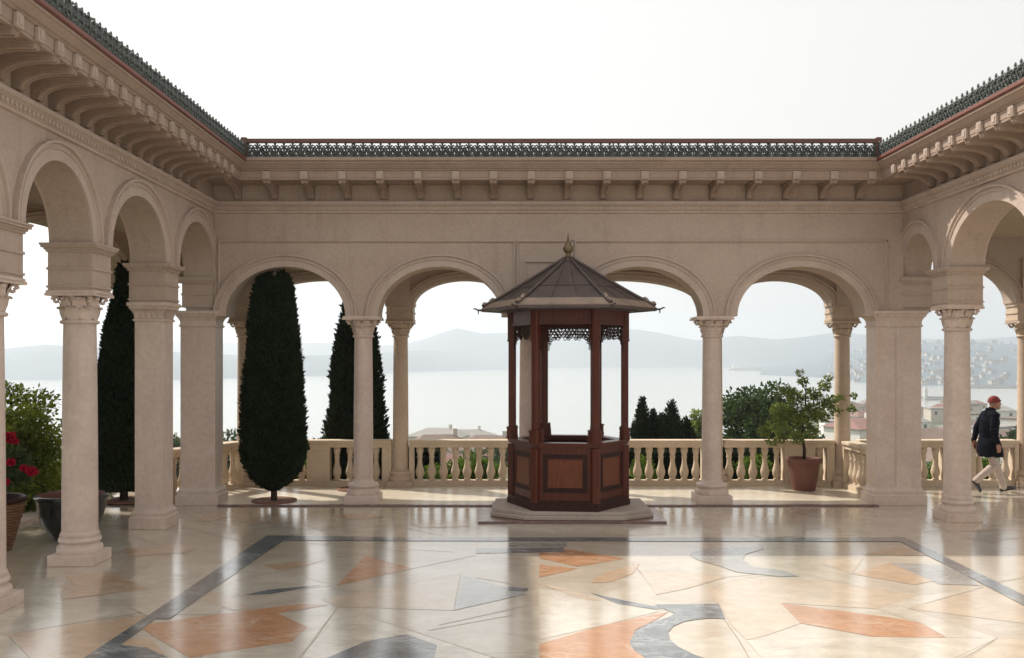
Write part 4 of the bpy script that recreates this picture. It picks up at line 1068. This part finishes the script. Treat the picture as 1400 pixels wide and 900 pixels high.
# ------------------------------------------------------------------ houses
def house(loc, w, d, h, rz, wallm, roofm, label, group, parts=True, hip=True, rh=None):
    x, y, z = loc; rh = rh or w*.2
    mw = MB(); mw.box(-w/2,w/2,-d/2,d/2,-3,h)
    mr = MB(); e = .5
    if hip is None: mr.box(-w/2-.2,w/2+.2,-d/2-.2,d/2+.2,h+.01,h+.7)
    else:
        k = w*.28 if hip else 0.01
        vs = [(-w/2-e,-d/2-e,h+.02),(w/2+e,-d/2-e,h+.02),(w/2+e,d/2+e,h+.02),(-w/2-e,d/2+e,h+.02),(-w/2+k,0,h+rh),(w/2-k,0,h+rh)]
        mr.add(vs, [(0,1,5,4),(2,3,4,5),(1,2,5),(3,0,4),(3,2,1,0)])
    if parts:
        t = thing('house', label, 'house', loc, rz, group)
        obj('wall', mw, M[wallm], t, True); r = obj('roof', mr, M[roofm], t, True)
        mc = MB(); mc.box(w*.2,w*.2+.7,-.4,.3,h,h+rh+.9); obj('chimney', mc, M[wallm], r, True)
        nwin = max(2,int(w/3.2))
        for fl_ in range(max(1,int(h/3.2))):
            for i in range(nwin):
                mm = MB(); u = -w/2+(i+.5)*w/nwin; zz = h-2.3-fl_*3.0
                mm.box(u-.5,u+.5,-d/2-.06,-d/2+.02,zz,zz+1.4); obj('window', mm, M['hwin'], t, True)
        return t
    for i in range(len(mr.f)): mr.m[i] = 1
    off = len(mw.v); mw.v += mr.v; mw.f += [tuple(q+off for q in f) for f in mr.f]; mw.m += mr.m; mw.sm += mr.sm
    nw = max(2,int(w/4)); 
    for fl_ in range(max(1,int(h/3.3))):
        for i in range(nw):
            u = -w/2+(i+.5)*w/nw; zz = h-2.4-fl_*3.2; mw.box(u-.6,u+.6,-d/2-.08,-d/2+.02,zz,zz+1.5,2)
    o = obj('house', mw, [M[wallm], M[roofm], M['hwin']]); o.location = loc; o.rotation_euler = (0,0,rz); tag(o, label, 'house', group)
    return o
rr = random.Random(12)
# houses just below the terrace, roofs showing above the handrail (px centre, distance, ridge pixel row)
def hplace(px, d, ridge_py, w, dd, h, rz, wm, rm, label, hip=True, rh=None):
    rh = rh or w*.2; z = Z_(ridge_py, d) - h - rh
    house((X_(px,d), d, z), w, dd, h, rz, wm, rm, label, 'houses on the slope below the terrace', True, hip, rh)
hplace(600,150,594,11,9,6,.25,'hwall','hroof','wide brown roofed house above the balustrade left of the kiosk')
hplace(600,230,585,13,10,7,-.2,'hwall2','hroof2','grey roofed house behind the brown roofed one left of the kiosk',True,1.8)
hplace(636,240,587,16,10,8,.1,'hwall2','hroof2','long pale house with low grey roof left of the kiosk',True,1.8)
hplace(670,190,595,14,9,7,-.35,'hwall','hroof','brown roofed house half hidden by the kiosk corner')
hplace(620,105,622,9,7,5,.5,'hwall2','hroof3','white house with red roof seen through the left balusters')
hplace(664,98,620,8,7,5,-.2,'hwall2','hroof3','white house with pink roof seen through balusters beside the kiosk')
hplace(585,118,612,9,7,5,.1,'hwall','hroof','small brown roofed house seen through the left balusters')
hplace(1174,170,572,8,9,6,.4,'hwall2','hroof3','pink roofed house right of the potted tree')
hplace(1275,140,586,13,9,6,-.3,'hwall','hroof','orange roofed house between corner pillar and right column')
hplace(1385,120,588,15,9,5,.08,'hwall','hroof','long low red roofed house right of the walking man',True,1.6)
hplace(1300,110,606,9,7,5,.3,'hwall2','hroof','white house below the right balustrade')
hplace(1370,95,615,8,6,5,-.2,'hwall2','hroof2','white house with grey roof seen through the right balusters')
hplace(226,260,596,12,9,7,.3,'hwall2','hroof','small house in the gap beside the left corner pillar')
# lower town by the harbour, right
for i in range(46):
    px = rr.uniform(1120,1480); d = rr.uniform(290,545); x = X_(px,d)
    if zland(x,d) < -29: continue
    fl_ = rr.random() < .3
    house((x,d,zland(x,d)), rr.uniform(7,14), rr.uniform(7,10), rr.uniform(3.5,7.5), rr.uniform(-.7,.7), rr.choice(['hwall','hwall2','hwall2']), rr.choice(['hroof','hroof','hroof2','hroof3']), 'small hazy harbour house in the lower town on the right', 'hazy houses of the lower town', False, None if fl_ else True)
for i in range(270):
    px = rr.uniform(1135,1470) ; t = rr.random()**1.5*.62+.02
    x, y, z = HILLF['town_hills'](px, t)
    house((x,y,z), rr.uniform(4,11), 7, rr.uniform(2.5,4.8), rr.uniform(-.3,.3), rr.choice(['hwall','farwall','farwall']), rr.choice(['hroof','hroof2','hroof']), 'pale block of the far town on the hazy right hills', 'hazy buildings on the far hills', False, None)
# trees below the terrace
for q, (px, py, d, w, l) in enumerate(((318,578,60,2.2,'grey green tree top in the gap right of the left corner pillar'),(243,592,75,2.0,'small tree top in the gap left of the corner pillar'),(428,584,95,2.4,'distant tree top beside the flat topped cypress'),(1392,566,85,2.6,'dark tree top at the right edge beyond the man'),(1178,590,100,2.6,'grey tree top below the pink roof'),(655,606,80,2.6,'leafy tree below the houses left of the kiosk'))):
    z1 = Z_(py,d)
    branchy(l, 'garden_tree', (X_(px,d),d,z1-w*2.6), [(0,0,-2),(0,0,1),(0,0,w*1.5)], [.2,.16,.1], rc(14,(0,0,w*1.6),(w*.55,w*.5,w*.6),w*.22,w*.4,70+q), 1800, .32, 'far_leaf', 'tree', .6, False, 'trees on the slope below the terrace', .1, shell=.3)
rr2 = random.Random(3)
for i in range(22):
    d = rr2.uniform(60,300); px = rr2.choice([rr2.uniform(540,700), rr2.uniform(1150,1420), rr2.uniform(150,340)]); x = X_(px,d); w = rr2.uniform(1.6,2.6)
    z = min(zland(x,d), Z_(606,d)-w*2.2)
    branchy('leafy garden tree on the slope seen only through the balusters', 'garden_tree', (x,d,z), [(0,0,-1.5),(0,0,1),(0,0,w*1.4)], [.2,.16,.1], rc(9,(0,0,w*1.4),(w*.5,w*.5,w*.55),w*.25,w*.42,100+i), 900, .4, 'far_leaf', 'tree', .6, False, 'trees seen through the balusters', .1, shell=.3)
# breakwaters, jetties and a ship
def quay(label, px0, px1, py, th, lamps=False):
    d = (H-SEA)*F/(py-CY); t = thing('breakwater', label, 'breakwater', (X_(px0,d),d,SEA), 0, 'breakwaters in the bay')
    L = X_(px1,d)-X_(px0,d); mb = MB(); mb.box(0,L,-4,4,-2,th,0,.3); mb.box(0,L,2.5,4.2,th-.1,th+1.2); obj('wall', mb, M['conc'], t, True)
    mb = MB(); mb.box(L*.02,L*.02+2.5,-1.2,1.3,th-.05,th+6); mb.lathe([(1.6,th+6),(1.6,th+7),(.2,th+9)],10,(L*.02+1.2,0)); obj('beacon', mb, M['shipwhite'], t, True)
quay('dark jetty on the water in the gap right of the corner pillar', 1262, 1322, 547, 1.4)
quay('thin jetty reaching from the right edge below the far shore', 1300, 1460, 531, 1.8)
quay('pale breakwater glimpsed right of the potted tree column', 1120, 1200, 556, 1.2)
quay('low breakwater in the middle distance behind the kiosk', 765, 860, 497.5, 3)
def ship(label, px, py, L):
    d = (H-SEA)*F/(py-CY); t = thing('cargo_ship', label, 'ship', (X_(px,d),d,SEA), 0, 'ships in the bay')
    mb = MB(); w = L*.07
    mb.prism([(-L/2,-w),(L*.40,-w),(L/2,0),(L*.40,w),(-L/2,w)], -1, L*.035); mb.prism([(L*.33,-w*.9),(L*.40,-w*.9),(L*.49,0),(L*.40,w*.9),(L*.33,w*.9)], L*.034, L*.05); obj('hull', mb, M['steel'], t, True)
    mb = MB(); mb.box(-L*.44,-L*.32,-w*.8,w*.8,L*.034,L*.11); mb.box(-L*.42,-L*.36,-w*.3,w*.3,L*.109,L*.14); obj('deckhouse', mb, M['shipwhite'], t, True)
    mb = MB()
    for i in range(5): mb.box(-L*.25+i*L*.11,-L*.25+i*L*.11+L*.085,-w*.7,w*.7,L*.034,L*.05+.01*L*(i%2))
    obj('cargo', mb, M['conc'], t, True)
ship('long grey cargo ship in the haze between the right columns', 1035, 506.5, 150)
ship('smaller grey ship in the haze beyond the cargo ship', 1005, 503, 120)

# ------------------------------------------------------------------ the walking man
def evalmesh(o):
    dg = bpy.context.evaluated_depsgraph_get(); me = bpy.data.meshes.new_from_object(o.evaluated_get(dg)); return me
def skin(chains, sub=2):
    """chains: list of point lists (x,y,z,r) sharing joints by coordinates; returns mesh"""
    idx = {}; vs = []; rs = []; es = []
    for ch in chains:
        prev = None
        for p in ch:
            k = (round(p[0],3),round(p[1],3),round(p[2],3))
            if k not in idx: idx[k] = len(vs); vs.append(p[:3]); rs.append(p[3] if len(p) == 4 else p[3:5])
            if prev is not None and prev != idx[k]: es.append((prev, idx[k]))
            prev = idx[k]
    me = bpy.data.meshes.new('tmp'); me.from_pydata(vs, es, []); o = bpy.data.objects.new('tmp', me); COL.objects.link(o)
    o.modifiers.new('s','SKIN'); 
    if not me.skin_vertices: me.attributes.new if False else None
    sm = o.modifiers.new('u','SUBSURF'); sm.levels = sub; sm.render_levels = sub
    layer = me.skin_vertices[0].data if me.skin_vertices else None
    if layer is None:
        bm = bmesh.new(); bm.from_mesh(me); bm.verts.layers.skin.verify(); bm.to_mesh(me); bm.free(); layer = me.skin_vertices[0].data
    for i, r in enumerate(rs):
        layer[i].radius = (r, r) if not isinstance(r, tuple) else r; layer[i].use_root = (i == 0)
    m2 = evalmesh(o); bpy.data.objects.remove(o); return m2
def mesh_mb(mb, me, mi=0, Mx=None):
    mb.add([(Mx @ v.co if Mx else v.co)[:] for v in me.vertices], [tuple(p.vertices) for p in me.polygons], mi, True)
def fuse(mb, voxel):
    me = bpy.data.meshes.new('tmp'); me.from_pydata(mb.v, [], mb.f); bm = bmesh.new(); bm.from_mesh(me); bmesh.ops.recalc_face_normals(bm, faces=bm.faces[:]); bm.to_mesh(me); bm.free()
    o = bpy.data.objects.new('tmp', me); COL.objects.link(o)
    r = o.modifiers.new('r','REMESH'); r.mode = 'VOXEL'; r.voxel_size = voxel; s = o.modifiers.new('s','SMOOTH'); s.iterations = 3; s.factor = .5
    m2 = evalmesh(o); bpy.data.objects.remove(o); out = MB(); mesh_mb(out, m2); return out
def part(name, mb, mat, t): return obj(name, mb, mat, t, True)
MD = 17.35
man = thing('person', 'man in red cap, dark jacket and pale trousers walking right', 'person', (X_(1352,MD),MD,.0))
sk = MB()
sho = 1.415
nearA = [(.02,-.19,sho,.05),(-.045,-.235,1.15,.042),(.035,-.235,.90,.027)]
farA = [(.02,.19,sho,.05),(-.10,.235,1.17,.042),(-.16,.225,.93,.027)]
legF = [(.0,.085,.88,.07),(.17,.085,.50,.058),(.30,.08,.11,.038)]
legR = [(.0,-.085,.88,.07),(.05,-.09,.50,.058),(-.27,-.09,.24,.038)]
torso = [(0,0,.92,.10),(.0,0,1.08,.115),(.015,0,1.28,.13),(.025,0,1.42,.10),(.05,0,1.50,.055),(.075,0,1.57,.06)]
def limb(mb, ch, k=5):
    pts = []; rs = []
    for p, q in zip(ch, ch[1:]):
        for j in range(k):
            t = j/k; pts.append([p[i]+(q[i]-p[i])*t for i in range(3)]); rs.append(p[3]+(q[3]-p[3])*t)
    pts.append(ch[-1][:3]); rs.append(ch[-1][3])
    mb.tube(pts, rs, 12)
    for p in ch: mb.ball(p[:3], p[3]*1.02, 12, 8)
limb(sk, torso); limb(sk, [(.025,0,1.42,.09)]+nearA); limb(sk, [(.025,0,1.42,.09)]+farA)
for lg in (legF, legR): limb(sk, [(0,0,.93,.08)]+lg)
limb(sk, [legF[-1], (.40,.08,.07,.028)]); limb(sk, [legR[-1], (-.235,-.09,.13,.028)])
hc = Vector((.105,0,1.635))
sk.ball(hc, .1, 16, 12, 0, (.98,.76,1.12)); sk.ball(hc+Vector((.03,0,-.06)), .07, 12, 8, 0, (1.0,.82,.9))
sk.tube([hc+Vector((.088,0,.012)), hc+Vector((.118,0,-.028)), hc+Vector((.09,0,-.04))], [.012,.018,.014], 8)
for s in (-1,1):
    sk.ball(hc+Vector((-.012,s*.078,-.01)), .03, 8, 6, 0, (.7,.35,1.1)); sk.ball(hc+Vector((.078,s*.03,.012)), .014, 8, 6)
sk.tube([hc+Vector((.085,-.02,-.062)), hc+Vector((.095,0,-.064)), hc+Vector((.085,.02,-.062))], .009, 6)
def hand(w, dirv, side):
    w = Vector(w); d = Vector(dirv).normalized(); s = Vector((1,0,0)).cross(d).normalized(); f = d.cross(s).normalized()
    sk.ball(w + d*.055, .05, 10, 8, 0, (.75,.42,1.05))
    for i, (o_, L) in enumerate(((.030,.078),(.011,.088),(-.009,.082),(-.027,.064))):
        b = w + d*.085 + f*o_
        sk.tube([b, b+d*L*.5, b+d*L*.82-f*.006+s*side*.02, b+d*L*.9+s*side*.04], [.0105,.0095,.009,.007], 6)
    b = w + d*.035 + f*.032; sk.tube([b, b+d*.03+f*.022+s*side*.008, b+d*.06+f*.022+s*side*.018], [.013,.011,.008], 6)
hand((.035,-.235,.90), (.25,0,-1), 1); hand((-.16,.225,.93), (.1,0,-1), -1)
body = part('body', fuse(sk, .0065), M['skin'], man)
# clothes
mb = MB()
jb = MB()
limb(jb, [(0,0,.86,.182),(.0,0,1.0,.163),(.0,0,1.15,.165),(.015,0,1.28,.17),(.02,0,1.41,.128),(.045,0,1.495,.078)])
limb(jb, [(.02,0,1.41,.12),(.02,-.19,sho-.005,.076),(-.045,-.237,1.15,.064),(.025,-.237,.935,.046)])
limb(jb, [(.02,0,1.41,.12),(.02,.19,sho-.005,.076),(-.10,.237,1.17,.064),(-.152,.227,.965,.046)])
mb = fuse(jb, .011)
rings = []
for z, cx_, rx, ry in ((1.0,0,.165,.185),(.86,.005,.20,.215),(.76,.025,.21,.215),(.70,.035,.207,.21),(.665,.042,.20,.205),(.664,.042,.16,.17)):
    rings.append([(cx_+rx*math.cos(2*PI*k/24)*(1+.04*math.sin(3*k)), ry*math.sin(2*PI*k/24)*(1+.04*math.cos(4*k)), z+.012*math.sin(2*k)) for k in range(24)])
mb.sweep(rings, True, 0, True)
mb.tube([(.12,-.02,1.46),(.05,-.085,1.49),(-.02,-.05,1.52),(-.035,0,1.53),(-.02,.05,1.52),(.05,.085,1.49),(.12,.02,1.46)], .022, 8)
jk = part('jacket', mb, M['jacket'], man)
for y0_, l in ((-.09,legR),(.085,legF)):
    pass
tb = MB()
limb(tb, [(0,0,.92,.13),(.0,.075,.86,.10),(.17,.085,.50,.078),(.295,.08,.13,.06),(.302,.08,.085,.062)]); limb(tb, [(0,0,.92,.13),(.0,-.075,.86,.10),(.05,-.09,.50,.078),(-.245,-.09,.265,.06),(-.275,-.09,.235,.062)])
mb = fuse(tb, .011); part('trousers', mb, M['trouser'], man)
def shoe(heel, toe, up):
    m_ = MB(); h = Vector(heel); t_ = Vector(toe); u = Vector(up).normalized(); d = (t_-h)
    rings = []
    side = u.cross(d).normalized()
    for s, w, hh in ((0,.028,.03),(.08,.038,.085),(.25,.04,.095),(.45,.042,.075),(.7,.048,.05),(.9,.04,.04),(1.0,.015,.02)):
        c = h + d*s; rings.append([c+side*w*math.cos(a)+u*(max(0,math.sin(a))*hh) for a in np.linspace(0,2*PI,14)[:-1]])
    m_.sweep(rings, True, 0, True)
    q = [[c for c in [h+d*s+side*w-u*.012, h+d*s-side*w-u*.012, h+d*s-side*w+u*.004, h+d*s+side*w+u*.004]] for s, w in ((0,.034),(.3,.038),(.75,.05),(1.0,.022))]
    m_.sweep(q, True, 0, False); part('shoe', m_, M['shoe'], man)
shoe((.25,.08,.018),(.53,.08,.075),(-.2,0,1)); shoe((-.34,-.09,.225),(-.20,-.09,.022),(.85,0,.55))
mb = MB(); mb.ball(hc+Vector((-.012,0,.035)), .107, 18, 12, 0, (1.02,.84,.92))
mb.v = [(x,y,max(z, hc.z+.012+.25*(x-hc.x)*(1 if x>hc.x else 0))) for x,y,z in mb.v]
mb.tube([(hc.x-.012+.111*math.cos(w), .093*math.sin(w), hc.z+.018+max(0,.25*.107*math.cos(w))) for w in np.linspace(0,2*PI,25)[:-1]], .012, 6, 0, True); part('cap', mb, M['cap'], man)
mb = MB(); mb.ball(hc+Vector((.05,0,-.085)), .058, 12, 9, 0, (1.0,.95,.75)); mb.ball(hc+Vector((-.045,0,-.02)), .052, 12, 8, 0, (.9,1.3,.8)); part('beard', mb, M['beard'], man)
t = thing('walking_stick', 'thin dark stick trailing from the far hand of the walking man', 'stick', (X_(1352,MD)-.155,MD+.235,.0))
mb = MB(); mb.tube([(.02,-.01,.80),(-.12,.0,1.1),(-.26,.01,1.32)], .011, 8); mb.tube([(.02,-.01,.80),(.05,-.01,.76),(.055,-.01,.70)], [.012,.014,.012], 8); obj('shaft', mb, M['stick'], t, True)

# ------------------------------------------------------------------ air, sky, sun, camera
HX0, HX1, HY0, HY1 = -6200, 6200, -60, 5700
mb = MB(); mb.box(HX0,HX1,HY0,HY1,SEA-3,190)
hz = obj('haze', mb, []); tag(hz, 'pale haze over the bay', 'haze', None, 'stuff')
m = bpy.data.materials.new('haze_air'); m.use_nodes = True; nt = m.node_tree; nt.nodes.clear()
v = N(nt, 'ShaderNodeVolumePrincipled'); v.inputs['Color'].default_value = (.865,.92,.985,1); v.inputs['Density'].default_value = .00042; v.inputs['Anisotropy'].default_value = .6
o = N(nt, 'ShaderNodeOutputMaterial'); nt.links.new(v.outputs[0], o.inputs['Volume']); hz.data.materials.append(m)

sd = Vector((-4.45,3.3,5.87)).normalized()
el = math.asin(sd.z); az = math.atan2(sd.x, sd.y)
L = bpy.data.lights.new('sun','SUN'); L.energy = 4.6; L.angle = R(.9); L.color = (1.0,.925,.81)
so = bpy.data.objects.new('sun', L); COL.objects.link(so); so.rotation_euler = (-sd).to_track_quat('-Z','Y').to_euler(); so.location = (-20,20,40)
W = bpy.data.worlds.new('World'); SC.world = W; W.use_nodes = True; nt = W.node_tree; bg = nt.nodes['Background']
sky = N(nt, 'ShaderNodeTexSky'); sky.sky_type = 'NISHITA'; sky.sun_disc = False; sky.sun_elevation = el; sky.sun_rotation = az; sky.dust_density = 5.0; sky.air_density = 1.0; sky.ozone_density = 1.0; sky.altitude = 40
hs = N(nt, 'ShaderNodeHueSaturation', Saturation=.15); nt.links.new(sky.outputs[0], hs.inputs['Color'])
mx = mixc(nt, .65, hs.outputs[0], (7.4,7.2,6.85)); nt.links.new(mx, bg.inputs[0]); bg.inputs[1].default_value = .14

cam = bpy.data.cameras.new('camera'); co = bpy.data.objects.new('camera', cam); COL.objects.link(co); SC.camera = co
co.location = (0,0,H); co.rotation_euler = (R(90),0,0); cam.sensor_width = 36; cam.lens = F/1400*36; cam.shift_x = 10/1400; cam.shift_y = 40/1400; cam.clip_start = .05; cam.clip_end = 20000
SC.render.engine = 'CYCLES'; SC.view_settings.view_transform = 'Standard'; SC.view_settings.look = 'None'; SC.view_settings.exposure = 0.12; SC.view_settings.gamma = 1
c = SC.cycles; c.max_bounces = 8; c.diffuse_bounces = 4; c.glossy_bounces = 4; c.transmission_bounces = 4; c.volume_bounces = 3; c.transparent_max_bounces = 8
c.use_denoising = True; c.sample_clamp_indirect = 6.0; c.caustics_reflective = False; c.caustics_refractive = False
try: c.denoiser = 'OPENIMAGEDENOISE'
except Exception: pass
